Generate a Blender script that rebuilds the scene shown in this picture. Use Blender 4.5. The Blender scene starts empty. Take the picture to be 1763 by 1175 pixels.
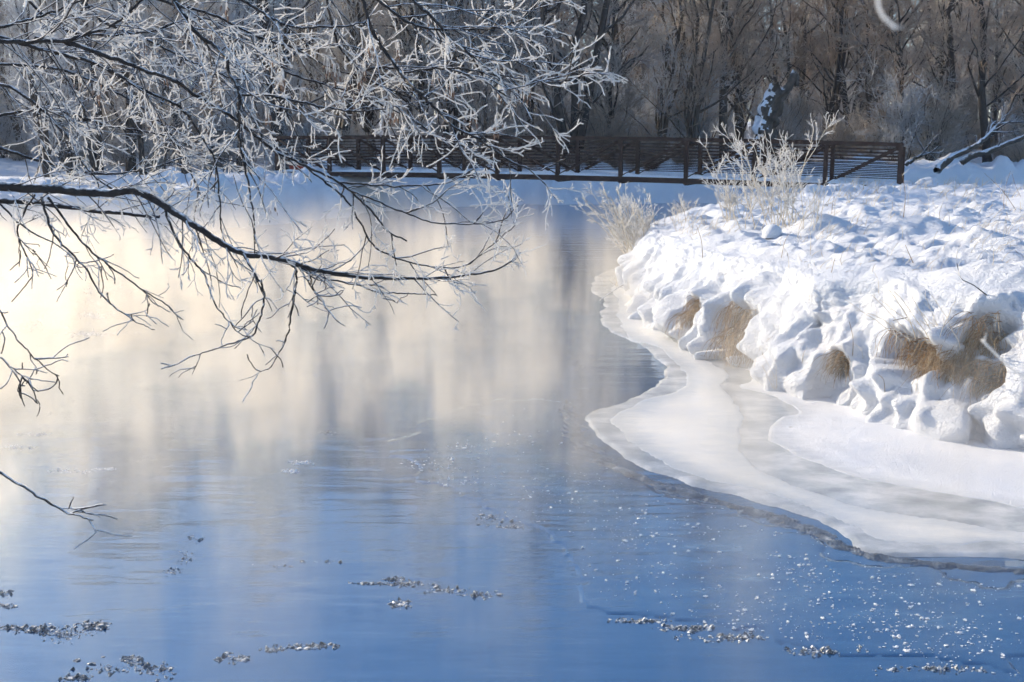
import bpy, math, random
import numpy as np
from mathutils import Vector

rng = np.random.default_rng(7)
random.seed(7)
SC = bpy.context.scene
COL = SC.collection

# ------------------------------------------------------------------ camera, sky, sun, exposure
CAM_H = 2.7
PITCH = math.radians(9.97)
FPX = 1959.0                       # focal length in photograph pixels (1763 wide)
cam_d = bpy.data.cameras.new('camera')
cam = bpy.data.objects.new('camera', cam_d)
COL.objects.link(cam)
cam.location = (0, 0, CAM_H)
cam.rotation_euler = (math.pi / 2 - PITCH, 0, 0)
cam_d.sensor_width = 36.0
cam_d.lens = FPX / 1763 * 36
cam_d.clip_start = 0.05
cam_d.clip_end = 3000
cam_d.dof.use_dof = True
cam_d.dof.focus_distance = 10.0
cam_d.dof.aperture_fstop = 8.0
SC.camera = cam

SUN_AZ = math.radians(-53)
SUN_EL = math.radians(23)
world = bpy.data.worlds.new('World')
SC.world = world
world.use_nodes = True
wn = world.node_tree.nodes
sky = wn.new('ShaderNodeTexSky')
sky.sky_type = 'NISHITA'
sky.sun_disc = False
sky.sun_elevation = SUN_EL
sky.sun_rotation = SUN_AZ
sky.air_density = 1.0
sky.dust_density = 0.8
sky.ozone_density = 4.0
world.node_tree.links.new(sky.outputs[0], wn['Background'].inputs[0])
wn['Background'].inputs[1].default_value = 0.15

sun_d = bpy.data.lights.new('sun', 'SUN')
sun_d.energy = 4.4
sun_d.angle = math.radians(0.5)
sun_d.color = (1.0, 0.84, 0.63)
sun = bpy.data.objects.new('sun', sun_d)
COL.objects.link(sun)
SUN_DIR = Vector((math.sin(SUN_AZ) * math.cos(SUN_EL), math.cos(SUN_AZ) * math.cos(SUN_EL), math.sin(SUN_EL)))
sun.rotation_euler = SUN_DIR.to_track_quat('Z', 'Y').to_euler()
sun.location = (-40, 30, 40)

SC.view_settings.view_transform = 'Standard'
SC.view_settings.look = 'None'
SC.view_settings.gamma = 1.0
SC.view_settings.exposure = 0.6
SC.render.engine = 'CYCLES'
SC.cycles.use_denoising = True
SC.cycles.max_bounces = 4
SC.cycles.use_adaptive_sampling = True
SC.cycles.adaptive_threshold = 0.05
SC.cycles.adaptive_min_samples = 16
SC.cycles.diffuse_bounces = 2
SC.cycles.glossy_bounces = 2
SC.cycles.volume_bounces = 1
SC.cycles.transparent_max_bounces = 6
SC.cycles.sample_clamp_indirect = 6.0
SC.cycles.volume_step_rate = 0.16
SC.cycles.volume_max_steps = 64


# ------------------------------------------------------------------ helpers
def at(px, py, z=0.0):
    """photograph pixel -> world point on the level z"""
    u = (px - 881.5) / FPX
    v = (587.5 - py) / FPX
    dy = math.cos(PITCH) + math.sin(PITCH) * v
    dz = -math.sin(PITCH) + math.cos(PITCH) * v
    t = (z - CAM_H) / dz
    return np.array((u * t, dy * t, z))


def atd(px, py, d):
    """photograph pixel -> world point at forward distance d (along y)"""
    u = (px - 881.5) / FPX
    v = (587.5 - py) / FPX
    dy = math.cos(PITCH) + math.sin(PITCH) * v
    dz = -math.sin(PITCH) + math.cos(PITCH) * v
    t = d / dy
    return np.array((u * t, d, CAM_H + dz * t))


def project(P):
    P = np.asarray(P, float)
    x, y, z = P[..., 0], P[..., 1], P[..., 2] - CAM_H
    f = y * math.cos(PITCH) - z * math.sin(PITCH)
    up = y * math.sin(PITCH) + z * math.cos(PITCH)
    f = np.maximum(f, 0.05)
    return 881.5 + FPX * x / f, 587.5 - FPX * up / f


def _hash(ix, iy, iz, seed):
    h = (ix.astype(np.int64) * 374761393 + iy.astype(np.int64) * 668265263 + iz.astype(np.int64) * 2147483647 + seed * 974711) & 0xFFFFFFFF
    h = ((h ^ (h >> 13)) * 1274126177) & 0xFFFFFFFF
    h = ((h ^ (h >> 16)) * 2246822519) & 0xFFFFFFFF
    return ((h ^ (h >> 15)) & 0xFFFFFF) / float(0xFFFFFF) * 2 - 1


_gr = np.random.default_rng(1).normal(size=(256, 3))
_gr /= np.linalg.norm(_gr, axis=1, keepdims=True)


def vnoise(x, y, z=0.0, seed=0):
    """gradient noise, about -1 to 1"""
    x, y, z = np.broadcast_arrays(np.asarray(x, float), np.asarray(y, float), np.asarray(z, float))
    ix, iy, iz = np.floor(x), np.floor(y), np.floor(z)
    fx, fy, fz = x - ix, y - iy, z - iz
    ux, uy, uz = [f * f * f * (f * (f * 6 - 15) + 10) for f in (fx, fy, fz)]
    flat = not np.any(fz)
    r = 0
    for a in (0, 1):
        for b in (0, 1):
            for c in ((0,) if flat else (0, 1)):
                w = (ux if a else 1 - ux) * (uy if b else 1 - uy) * (1.0 if flat else (uz if c else 1 - uz))
                g = _gr[((_hash(ix + a, iy + b, iz + c, seed) + 1) * 127.5).astype(int)]
                r = r + w * (g[..., 0] * (fx - a) + g[..., 1] * (fy - b) + g[..., 2] * (fz - c))
    return r * 1.7


def fbm(x, y, z=0.0, octaves=4, seed=0, gain=0.5):
    r, a, f = 0, 1.0, 1.0
    for o in range(octaves):
        r = r + a * vnoise(np.asarray(x) * f + 17.3 * o, np.asarray(y) * f - 9.1 * o, np.asarray(z) * f + 3.7 * o, seed + o)
        a *= gain
        f *= 2.03
    return r


def sstep(a, b, x):
    t = np.clip((x - a) / (b - a), 0, 1)
    return t * t * (3 - 2 * t)


def catmull(pts, n):
    """smooth curve through pts, resampled to n points evenly along its length"""
    P = np.asarray(pts, float)
    Q = np.vstack([2 * P[0] - P[1], P, 2 * P[-1] - P[-2]])
    out = []
    for i in range(1, len(Q) - 2):
        p0, p1, p2, p3 = Q[i - 1], Q[i], Q[i + 1], Q[i + 2]
        t = np.linspace(0, 1, 24, endpoint=False)[:, None]
        out.append(0.5 * ((2 * p1) + (-p0 + p2) * t + (2 * p0 - 5 * p1 + 4 * p2 - p3) * t ** 2 + (-p0 + 3 * p1 - 3 * p2 + p3) * t ** 3))
    out.append(P[-1:])
    C = np.vstack(out)
    L = np.r_[0, np.cumsum(np.linalg.norm(np.diff(C, axis=0), axis=1))]
    s = np.linspace(0, L[-1], n)
    return np.stack([np.interp(s, L, C[:, k]) for k in range(C.shape[1])], 1)


def poly_sd(X, Y, poly):
    """signed distance to a closed polygon, positive inside"""
    P = np.asarray(poly, float)[:, :2]
    d2 = np.full(X.shape, 1e18)
    inside = np.zeros(X.shape, bool)
    n = len(P)
    for i in range(n):
        ax, ay = P[i]
        bx, by = P[(i + 1) % n]
        ex, ey = bx - ax, by - ay
        t = np.clip(((X - ax) * ex + (Y - ay) * ey) / (ex * ex + ey * ey + 1e-12), 0, 1)
        d2 = np.minimum(d2, (X - ax - t * ex) ** 2 + (Y - ay - t * ey) ** 2)
        c = ((ay > Y) != (by > Y))
        with np.errstate(divide='ignore', invalid='ignore'):
            xi = ex * (Y - ay) / (ey if abs(ey) > 1e-12 else 1e-12) + ax
        inside ^= c & (X < xi)
    return np.where(inside, 1, -1) * np.sqrt(d2)


def sd_pt(x, y):
    """distance of one point to the river's edge, positive on land"""
    P = RIVER
    Qn = np.roll(P, -1, 0)
    e = Qn - P
    w_ = np.array((x, y)) - P
    t = np.clip((w_ * e).sum(1) / ((e * e).sum(1) + 1e-12), 0, 1)
    d = np.sqrt((((w_ - e * t[:, None]) ** 2).sum(1)).min())
    c = (P[:, 1] > y) != (Qn[:, 1] > y)
    xi = P[:, 0] + e[:, 0] * (y - P[:, 1]) / np.where(np.abs(e[:, 1]) < 1e-12, 1e-12, e[:, 1])
    return -d if (np.count_nonzero(c & (x < xi)) % 2) else d


def mesh_np(name, V, F, smooth=True):
    """V (n,3), F (m,k) with constant k"""
    me = bpy.data.meshes.new(name)
    V = np.ascontiguousarray(V, np.float32)
    F = np.ascontiguousarray(F, np.int32)
    m, k = F.shape
    me.vertices.add(len(V))
    me.vertices.foreach_set('co', V.ravel())
    me.loops.add(m * k)
    me.loops.foreach_set('vertex_index', F.ravel())
    me.polygons.add(m)
    me.polygons.foreach_set('loop_start', np.arange(0, m * k, k, dtype=np.int32))
    me.polygons.foreach_set('loop_total', np.full(m, k, np.int32))
    me.polygons.foreach_set('use_smooth', np.full(m, smooth, bool))
    me.update(calc_edges=True)
    return me


def link(name, me, mat=None, parent=None, loc=None):
    o = bpy.data.objects.new(name, me)
    COL.objects.link(o)
    if mat is not None and me is not None and not me.materials:
        me.materials.append(mat)
    if parent is not None:
        o.parent = parent
    if loc is not None:
        o.location = loc
    return o


def empty(name, loc=(0, 0, 0), rz=0.0):
    o = bpy.data.objects.new(name, None)
    COL.objects.link(o)
    o.location = loc
    o.rotation_euler = (0, 0, rz)
    return o


def tag(o, label=None, cat=None, group=None, kind=None):
    if label:
        o['label'] = label
    if cat:
        o['category'] = cat
    if group:
        o['group'] = group
    if kind:
        o['kind'] = kind
    return o


def copy_tree(o, parent=None):
    c = o.copy()
    COL.objects.link(c)
    c.parent = parent
    for ch in o.children:
        copy_tree(ch, c)
    return c


def grid_faces(nu, nv):
    i = np.arange(nu - 1)[:, None] * nv + np.arange(nv - 1)[None, :]
    return np.stack([i, i + nv, i + nv + 1, i + 1], -1).reshape(-1, 4)


def grid_mesh(name, P, keep=None, flip=False):
    nu, nv = P.shape[:2]
    F = grid_faces(nu, nv)
    if flip:
        F = F[:, ::-1]
    V = P.reshape(-1, 3)
    if keep is not None:
        k = keep.reshape(-1)
        F = F[k[F].any(1)]
        used = np.zeros(len(V), bool)
        used[F.ravel()] = True
        idx = np.cumsum(used) - 1
        V, F = V[used], idx[F]
    return mesh_np(name, V, F)


# ---- tubes: many polylines with the same number of points at once
def tubes(P, R, sides=3):
    """P (N,K,3), R (N,K) -> V, F(quads)"""
    N, K, _ = P.shape
    T = np.gradient(P, axis=1)
    T /= np.linalg.norm(T, axis=2, keepdims=True) + 1e-9
    ref = np.where(np.abs(T[..., 2:3]) > 0.9, np.array([1.0, 0, 0]), np.array([0, 0, 1.0]))
    ref = np.broadcast_to(ref[:, :1], T.shape)
    A = np.cross(T, ref)
    A /= np.linalg.norm(A, axis=2, keepdims=True) + 1e-9
    B = np.cross(A, T)
    ang = np.arange(sides) * 2 * math.pi / sides
    ring = P[:, :, None] + R[:, :, None, None] * (np.cos(ang)[None, None, :, None] * A[:, :, None] + np.sin(ang)[None, None, :, None] * B[:, :, None])
    V = ring.reshape(-1, 3)
    n = np.arange(N)[:, None, None] * K * sides
    k = np.arange(K - 1)[None, :, None] * sides
    s = np.arange(sides)[None, None, :]
    s2 = (s + 1) % sides
    F = np.stack([n + k + s, n + k + s2, n + k + sides + s2, n + k + sides + s], -1).reshape(-1, 4)
    return V, F


class MB:
    def __init__(self):
        self.V, self.F, self.n = [], [], 0

    def add(self, V, F):
        V = np.asarray(V, float).reshape(-1, 3)
        F = np.asarray(F, int)
        self.V.append(V)
        self.F.append(F + self.n)
        self.n += len(V)

    def tube(self, pts, r, sides=6):
        P = np.asarray(pts, float)[None]
        R = np.broadcast_to(np.asarray(r, float), (P.shape[1],))[None]
        self.add(*tubes(P, R, sides))

    def box(self, a, b, w, h, up=(0, 0, 1)):
        """a bar from a to b, w wide, h high"""
        a, b, up = np.asarray(a, float), np.asarray(b, float), np.asarray(up, float)
        d = (b - a) / np.linalg.norm(b - a)
        s = np.cross(d, up)
        s /= np.linalg.norm(s)
        u = np.cross(s, d)
        c = [p + s * w / 2 * i + u * h / 2 * j for p in (a, b) for i, j in ((-1, -1), (1, -1), (1, 1), (-1, 1))]
        self.add(c, [(0, 1, 2, 3), (7, 6, 5, 4), (0, 4, 5, 1), (1, 5, 6, 2), (2, 6, 7, 3), (3, 7, 4, 0)])

    def mesh(self, name, smooth=True):
        return mesh_np(name, np.vstack(self.V), np.vstack(self.F), smooth)

    def build(self, name, mat, parent=None, smooth=True):
        return link(name, self.mesh(name, smooth), mat, parent)


def unit(v):
    return v / (np.linalg.norm(v, axis=-1, keepdims=True) + 1e-9)


def grow(P, R, n, length, angle, K, rad, r, t0=0.15, t1=1.0, curl=0.15, lift=0.0, taper=0.35, planar=None):
    """children of the polylines P (N,K0,3): n per parent. length=(a,b), angle=(a,b) radians, rad=(a,b) base radius"""
    N, K0, _ = P.shape
    M = N * n
    idx = np.repeat(np.arange(N), n)
    t = r.uniform(t0, t1, M) * (K0 - 1)
    i0 = np.minimum(t.astype(int), K0 - 2)
    f = (t - i0)[:, None]
    p = P[idx, i0] * (1 - f) + P[idx, i0 + 1] * f
    tan = unit(P[idx, i0 + 1] - P[idx, i0])
    rv = r.normal(size=(M, 3))
    if planar is not None:
        rv *= np.asarray(planar)
    side = unit(rv - (rv * tan).sum(1, keepdims=True) * tan)
    a = r.uniform(angle[0], angle[1], M)[:, None]
    d = unit(np.cos(a) * tan + np.sin(a) * side)
    L = r.uniform(length[0], length[1], M) * (1.15 - 0.5 * (t / (K0 - 1)))
    out = np.empty((M, K, 3))
    out[:, 0] = p
    seg = (L / (K - 1))[:, None]
    for k in range(1, K):
        d = unit(d + r.normal(size=(M, 3)) * curl + np.array([0, 0, lift]))
        out[:, k] = out[:, k - 1] + d * seg
    rb = r.uniform(rad[0], rad[1], M)[:, None]
    RR = rb * np.linspace(1, taper, K)[None]
    return out, RR


# ------------------------------------------------------------------ materials
def new_mat(name):
    m = bpy.data.materials.new(name)
    m.use_nodes = True
    nt = m.node_tree
    return m, nt, nt.nodes['Principled BSDF']


def N(nt, typ, **kw):
    n = nt.nodes.new(typ)
    for k, v in kw.items():
        setattr(n, k, v)
    return n


def noise_node(nt, scale, detail=4, rough=0.55, vec=None, mscale=None):
    tc = N(nt, 'ShaderNodeTexCoord')
    src = tc.outputs['Object']
    if mscale is not None:
        mp = N(nt, 'ShaderNodeMapping')
        mp.inputs['Scale'].default_value = mscale
        nt.links.new(src, mp.inputs['Vector'])
        src = mp.outputs['Vector']
    n = N(nt, 'ShaderNodeTexNoise')
    n.inputs['Scale'].default_value = scale
    n.inputs['Detail'].default_value = detail
    n.inputs['Roughness'].default_value = rough
    nt.links.new(src, n.inputs['Vector'])
    return n


def ramp(nt, fac, stops):
    r = N(nt, 'ShaderNodeValToRGB')
    e = r.color_ramp.elements
    while len(e) < len(stops):
        e.new(0.5)
    for k, (p, c) in enumerate(stops):
        e[k].position = p
        e[k].color = (*c, 1) if len(c) == 3 else c
    nt.links.new(fac, r.inputs['Fac'])
    return r


def add_bump(nt, bsdf, height, strength, dist):
    b = N(nt, 'ShaderNodeBump')
    b.inputs['Strength'].default_value = strength
    b.inputs['Distance'].default_value = dist
    nt.links.new(height, b.inputs['Height'])
    nt.links.new(b.outputs['Normal'], bsdf.inputs['Normal'])
    return b


def mat_snow(name='snow', c0=(0.80, 0.85, 0.93), c1=(0.90, 0.92, 0.95), bscale=26.0, bs=0.95):
    m, nt, b = new_mat(name)
    n = noise_node(nt, 1.3, 5)
    r = ramp(nt, n.outputs['Fac'], [(0.3, c0), (0.7, c1)])
    nt.links.new(r.outputs['Color'], b.inputs['Base Color'])
    b.inputs['Roughness'].default_value = 0.65
    b.inputs['Specular IOR Level'].default_value = 0.25
    n2 = noise_node(nt, bscale, 6, 0.7)
    add_bump(nt, b, n2.outputs['Fac'], bs, 0.06)
    return m


M_SNOW = mat_snow()
M_SNOWICE = mat_snow('snow_on_ice', (0.82, 0.85, 0.90), (0.90, 0.91, 0.93), 55.0, 0.5)


def mat_frosted_bark(name, bark0, bark1, lo, hi, frost=(0.85, 0.87, 0.90), nscale=30.0):
    """bark with rime lying on what faces up"""
    m, nt, b = new_mat(name)
    n = noise_node(nt, nscale, 4)
    r = ramp(nt, n.outputs['Fac'], [(0.3, bark0), (0.7, bark1)])
    g = N(nt, 'ShaderNodeNewGeometry')
    sx = N(nt, 'ShaderNodeSeparateXYZ')
    nt.links.new(g.outputs['Normal'], sx.inputs[0])
    n2 = noise_node(nt, nscale * 0.7, 3)
    ad = N(nt, 'ShaderNodeMath', operation='ADD')
    mu = N(nt, 'ShaderNodeMath', operation='MULTIPLY_ADD')
    nt.links.new(n2.outputs['Fac'], mu.inputs[0])
    mu.inputs[1].default_value = 1.6
    mu.inputs[2].default_value = -0.8
    nt.links.new(sx.outputs['Z'], ad.inputs[0])
    nt.links.new(mu.outputs[0], ad.inputs[1])
    mr = N(nt, 'ShaderNodeMapRange')
    mr.inputs['From Min'].default_value = lo
    mr.inputs['From Max'].default_value = hi
    nt.links.new(ad.outputs[0], mr.inputs['Value'])
    mx = N(nt, 'ShaderNodeMix', data_type='RGBA')
    nt.links.new(mr.outputs[0], mx.inputs['Factor'])
    nt.links.new(r.outputs['Color'], mx.inputs[6])
    mx.inputs[7].default_value = (*frost, 1)
    nt.links.new(mx.outputs[2], b.inputs['Base Color'])
    b.inputs['Roughness'].default_value = 0.8
    add_bump(nt, b, n.outputs['Fac'], 0.5, 0.01)
    return m


M_LIMB = mat_frosted_bark('limb_bark', (0.012, 0.011, 0.012), (0.035, 0.030, 0.028), 0.55, 0.95, nscale=40)
M_TWIGDARK = mat_frosted_bark('twig_bark', (0.02, 0.017, 0.016), (0.05, 0.04, 0.036), 0.15, 0.7, nscale=60)


def mat_plain(name, c0, c1, scale=8.0, rough=0.8, spec=0.3, bump=0.3, bdist=0.01, mscale=None):
    m, nt, b = new_mat(name)
    n = noise_node(nt, scale, 5, mscale=mscale)
    r = ramp(nt, n.outputs['Fac'], [(0.3, c0), (0.7, c1)])
    nt.links.new(r.outputs['Color'], b.inputs['Base Color'])
    b.inputs['Roughness'].default_value = rough
    b.inputs['Specular IOR Level'].default_value = spec
    if bump:
        add_bump(nt, b, n.outputs['Fac'], bump, bdist)
    return m


def translucent(m, f):
    """frost lets light through"""
    nt = m.node_tree
    bs = nt.nodes['Principled BSDF']
    out = nt.nodes['Material Output']
    tr = N(nt, 'ShaderNodeBsdfTranslucent')
    nt.links.new(bs.inputs['Base Color'].links[0].from_socket, tr.inputs['Color'])
    mx = N(nt, 'ShaderNodeMixShader')
    mx.inputs[0].default_value = f
    nt.links.new(bs.outputs[0], mx.inputs[1])
    nt.links.new(tr.outputs[0], mx.inputs[2])
    nt.links.new(mx.outputs[0], out.inputs['Surface'])
    return m


M_RIME = mat_plain('rime', (0.86, 0.85, 0.83), (0.95, 0.93, 0.90), 60, 0.6, 0.3, 0)
translucent(M_RIME, 0.55)
M_RIMETAN = mat_plain('rime_on_weeds', (0.62, 0.54, 0.42), (0.92, 0.90, 0.84), 25, 0.7, 0.2, 0)
translucent(M_RIMETAN, 0.45)
M_STRAW = mat_plain('dry_grass', (0.075, 0.042, 0.022), (0.44, 0.27, 0.125), 45, 0.7, 0.2, 0)
M_PALESTRAW = mat_plain('pale_straw', (0.40, 0.29, 0.16), (0.72, 0.60, 0.42), 20, 0.7, 0.2, 0)
M_SEED = mat_plain('seed_keys', (0.10, 0.05, 0.03), (0.36, 0.25, 0.19), 60, 0.7, 0.2, 0)
M_STEEL = mat_plain('weathering_steel', (0.034, 0.020, 0.015), (0.072, 0.039, 0.028), 7, 0.6, 0.3, 0.15)
M_DECK = mat_plain('deck_timber', (0.05, 0.04, 0.03), (0.11, 0.085, 0.06), 5, 0.8, 0.2, 0.3, mscale=(1, 8, 1))
M_CONC = mat_plain('abutment_stone', (0.10, 0.085, 0.06), (0.20, 0.17, 0.12), 2.5, 0.9, 0.2, 0.5, 0.05)
M_RED = mat_plain('red_paint', (0.26, 0.05, 0.03), (0.38, 0.09, 0.06), 9, 0.6, 0.3, 0.1)
M_LOG = mat_frosted_bark('dead_wood', (0.035, 0.03, 0.027), (0.10, 0.085, 0.07), 0.6, 0.9, nscale=6)
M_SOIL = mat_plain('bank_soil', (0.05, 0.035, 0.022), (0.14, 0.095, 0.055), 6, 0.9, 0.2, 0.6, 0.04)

M_TRUNKS = [mat_frosted_bark('trunk_bark_%d' % k, c0, c1, 0.6, 1.2, (0.6, 0.62, 0.66), 5) for k, (c0, c1) in enumerate([
    ((0.022, 0.019, 0.018), (0.06, 0.05, 0.045)), ((0.035, 0.028, 0.024), (0.085, 0.07, 0.06)), ((0.05, 0.045, 0.042), (0.12, 0.11, 0.10))])]
M_CROWNS = [mat_plain('crown_twigs_%d' % k, c0, c1, 0.55, 0.8, 0.2, 0) for k, (c0, c1) in enumerate([
    ((0.30, 0.275, 0.26), (0.72, 0.69, 0.66)),      # grey with a light rime
    ((0.34, 0.27, 0.215), (0.68, 0.58, 0.50)),      # brown, hardly any rime
    ((0.58, 0.60, 0.63), (0.86, 0.87, 0.89)),          # white with rime
    ((0.48, 0.43, 0.38), (0.84, 0.79, 0.73))])]        # pale tan


for m_ in M_CROWNS:
    translucent(m_, 0.45)


def mat_water(name, dcol, rough, bstr, fr=0.0):
    m, nt, b = new_mat(name)
    out = nt.nodes['Material Output']
    n1 = noise_node(nt, 1.0, 3, 0.5, mscale=(0.9, 3.2, 1))
    n2 = noise_node(nt, 5.0, 3, 0.5, mscale=(0.6, 2.4, 1))
    mu = N(nt, 'ShaderNodeMath', operation='MULTIPLY_ADD')
    nt.links.new(n2.outputs['Fac'], mu.inputs[0])
    mu.inputs[1].default_value = 0.16
    nt.links.new(n1.outputs['Fac'], mu.inputs[2])
    bp = N(nt, 'ShaderNodeBump')
    bp.inputs['Strength'].default_value = bstr
    bp.inputs['Distance'].default_value = 0.03
    nt.links.new(mu.outputs[0], bp.inputs['Height'])
    gl = N(nt, 'ShaderNodeBsdfGlossy')
    gl.inputs['Roughness'].default_value = rough
    gl.inputs['Color'].default_value = (0.80, 0.92, 1, 1)
    df = N(nt, 'ShaderNodeBsdfDiffuse')
    df.inputs['Color'].default_value = dcol
    nt.links.new(bp.outputs['Normal'], gl.inputs['Normal'])
    if fr:
        ae = N(nt, 'ShaderNodeAttribute', attribute_name='edge')
        er = N(nt, 'ShaderNodeMapRange')
        er.interpolation_type = 'SMOOTHSTEP'
        er.inputs['From Min'].default_value = 0.0
        er.inputs['From Max'].default_value = 0.9
        nt.links.new(ae.outputs['Fac'], er.inputs['Value'])
        nf = noise_node(nt, 2.2, 9, 0.75, mscale=(1, 2.2, 1))
        rf = ramp(nt, nf.outputs['Fac'], [(0.45, dcol[:3]), (0.64, (0.07, 0.15, 0.25)), (0.80, (0.36, 0.45, 0.54))])
        mc = N(nt, 'ShaderNodeMix', data_type='RGBA')
        nt.links.new(er.outputs[0], mc.inputs['Factor'])
        mc.inputs[6].default_value = dcol
        nt.links.new(rf.outputs['Color'], mc.inputs[7])
        nt.links.new(mc.outputs[2], df.inputs['Color'])
        mrg = N(nt, 'ShaderNodeMapRange')
        mrg.inputs['To Min'].default_value = 0.06
        mrg.inputs['To Max'].default_value = rough
        nt.links.new(er.outputs[0], mrg.inputs['Value'])
        nt.links.new(mrg.outputs[0], gl.inputs['Roughness'])
    lw = N(nt, 'ShaderNodeFresnel')
    lw.inputs['IOR'].default_value = 2.9
    nt.links.new(bp.outputs['Normal'], lw.inputs['Normal'])
    mx = N(nt, 'ShaderNodeMixShader')
    nt.links.new(lw.outputs[0], mx.inputs[0])
    nt.links.new(df.outputs[0], mx.inputs[1])
    nt.links.new(gl.outputs[0], mx.inputs[2])
    nt.links.new(mx.outputs[0], out.inputs['Surface'])
    return m


M_WATER = mat_water('river_water', (0.008, 0.055, 0.15, 1), 0.06, 0.30)
M_THINICE = mat_water('clear_skim_ice', (0.008, 0.055, 0.15, 1), 0.15, 0.34, 1.0)


def mat_ice(name, stops, scale, mscale, rough, bstr, spec=0.5, coat=0.0):
    m, nt, b = new_mat(name)
    n = noise_node(nt, scale, 7, 0.6, mscale=mscale)
    r = ramp(nt, n.outputs['Fac'], stops)
    nt.links.new(r.outputs['Color'], b.inputs['Base Color'])
    b.inputs['Roughness'].default_value = rough
    b.inputs['Specular IOR Level'].default_value = spec
    b.inputs['Coat Weight'].default_value = coat
    b.inputs['Coat Roughness'].default_value = 0.08
    n2 = noise_node(nt, 45, 5, 0.7)
    add_bump(nt, b, n2.outputs['Fac'], bstr, 0.015)
    return m


def edge_fade(m, edge_col, a, b):
    """frost thins out towards the rim of the sheet, unevenly"""
    nt = m.node_tree
    bs = nt.nodes['Principled BSDF']
    src = bs.inputs['Base Color'].links[0].from_socket
    at_ = N(nt, 'ShaderNodeAttribute', attribute_name='edge')
    nz = noise_node(nt, 5.0, 9, 0.78, mscale=(0.8, 1.8, 1))
    ma = N(nt, 'ShaderNodeMath', operation='MULTIPLY_ADD')
    nt.links.new(nz.outputs['Fac'], ma.inputs[0])
    ma.inputs[1].default_value = 1.1 * (b - a) + 0.25
    nt.links.new(at_.outputs['Fac'], ma.inputs[2])
    mr = N(nt, 'ShaderNodeMapRange')
    mr.inputs['From Min'].default_value = a + 0.5 * (b - a) + 0.12
    mr.inputs['From Max'].default_value = b + 0.5 * (b - a) + 0.12
    nt.links.new(ma.outputs[0], mr.inputs['Value'])
    mx = N(nt, 'ShaderNodeMix', data_type='RGBA')
    nt.links.new(mr.outputs[0], mx.inputs['Factor'])
    mx.inputs[6].default_value = (*edge_col, 1)
    nt.links.new(src, mx.inputs[7])
    nt.links.new(mx.outputs[2], bs.inputs['Base Color'])


M_GREYICE = mat_ice('grey_wet_ice', [(0.28, (0.24, 0.27, 0.30)), (0.46, (0.42, 0.45, 0.47)), (0.64, (0.70, 0.71, 0.71))], 2.4, (1, 1.3, 1), 0.25, 0.35, 0.6, 0.4)
M_CREAMICE = mat_ice('frosted_ice', [(0.24, (0.62, 0.67, 0.72)), (0.38, (0.87, 0.85, 0.80)), (0.7, (0.94, 0.90, 0.81))], 1.1, (1, 2.0, 1), 0.45, 0.4, 0.5, 0.25)
edge_fade(M_CREAMICE, (0.52, 0.56, 0.59), 0.02, 0.45)
edge_fade(M_SNOWICE, (0.55, 0.58, 0.61), 0.0, 0.40)
M_RIM = mat_ice('slush_rim', [(0.35, (0.04, 0.06, 0.09)), (0.6, (0.13, 0.17, 0.22)), (0.8, (0.5, 0.54, 0.6))], 9, (1, 1, 1), 0.2, 0.6, 0.7, 0.5)
M_SLUSH = mat_ice('slush', [(0.35, (0.02, 0.03, 0.04)), (0.50, (0.10, 0.13, 0.16)), (0.60, (0.78, 0.79, 0.79))], 34, (1, 1, 1), 0.15, 0.5, 0.9, 0.6)  # white flecks are frosted tops and also glints put into the colour

# ------------------------------------------------------------------ river outline and ground
A = lambda px, py: at(px, py, 0.0)[:2]
# foot of the right bank, from near right to the bridge and round behind it
BANK = [(16.0, 4.6), (11.5, 6.1), (7.8, 7.6), (5.6, 9.1), tuple(A(1763, 778)), tuple(A(1690, 756)), tuple(A(1610, 748)), tuple(A(1540, 732)),
        tuple(A(1480, 702)), tuple(A(1410, 688)), tuple(A(1335, 674)), tuple(A(1298, 636)), tuple(A(1240, 612)), tuple(A(1180, 588)),
        tuple(A(1132, 553)), tuple(A(1100, 522)), tuple(A(1086, 494)), (2.45, 22.8), (3.2, 25.6), (4.7, 28.6), (6.6, 31.8), (8.6, 35.0), (10.4, 38.2),
        (13.0, 41.2), (18.0, 43.6), (28.0, 45.5), (60.0, 48.0)]
FAR = [(60, 56), (30, 53.5), (18, 51.5), (9, 50.5), (4, 49.6), (0, 48.6), (-3.2, 46.6), (-5.0, 43.5), (-6.3, 40.5), (-7.7, 37.2), (-9.6, 32.6), (-12.2, 29.2),
       (-16, 27.6), (-26, 26.8), (-60, 27.5), (-140, 32)]
NEAR = [(-140, 14), (-60, 14.5), (-24, 17.5), (-11.5, 17.0), (-8.0, 13.0), (-6.0, 9.4), (-4.9, 6.6), (-3.4, 4.4), (0, 3.6), (4, 3.4), (9, 3.3), (16, 2.4)]
RIVER = np.array([*catmull(BANK, 160), *catmull(FAR, 90), *catmull(NEAR, 70)])


def bumps(x, y):
    return 0.05 * fbm(x * 0.9, y * 0.9, 0, 3, 11) + 0.25 * fbm(x * 0.06, y * 0.06, 0, 2, 12)


def plateau(x, y):
    """snow level well away from the water"""
    back = sstep(54, 74, y + 0.15 * np.abs(x)) * 1.1 + np.clip(y - 74, 0, 400) * 0.02
    left = sstep(-14, -40, x) * 0.25
    return 1.06 + back + left + bumps(x, y) * (1 + sstep(80, 200, y) * 3)


def axis(parts):
    out = [np.array([parts[0][0]])]
    for a, b, n in parts:
        out.append(np.linspace(a, b, n + 1)[1:])
    return np.concatenate(out)


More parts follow.
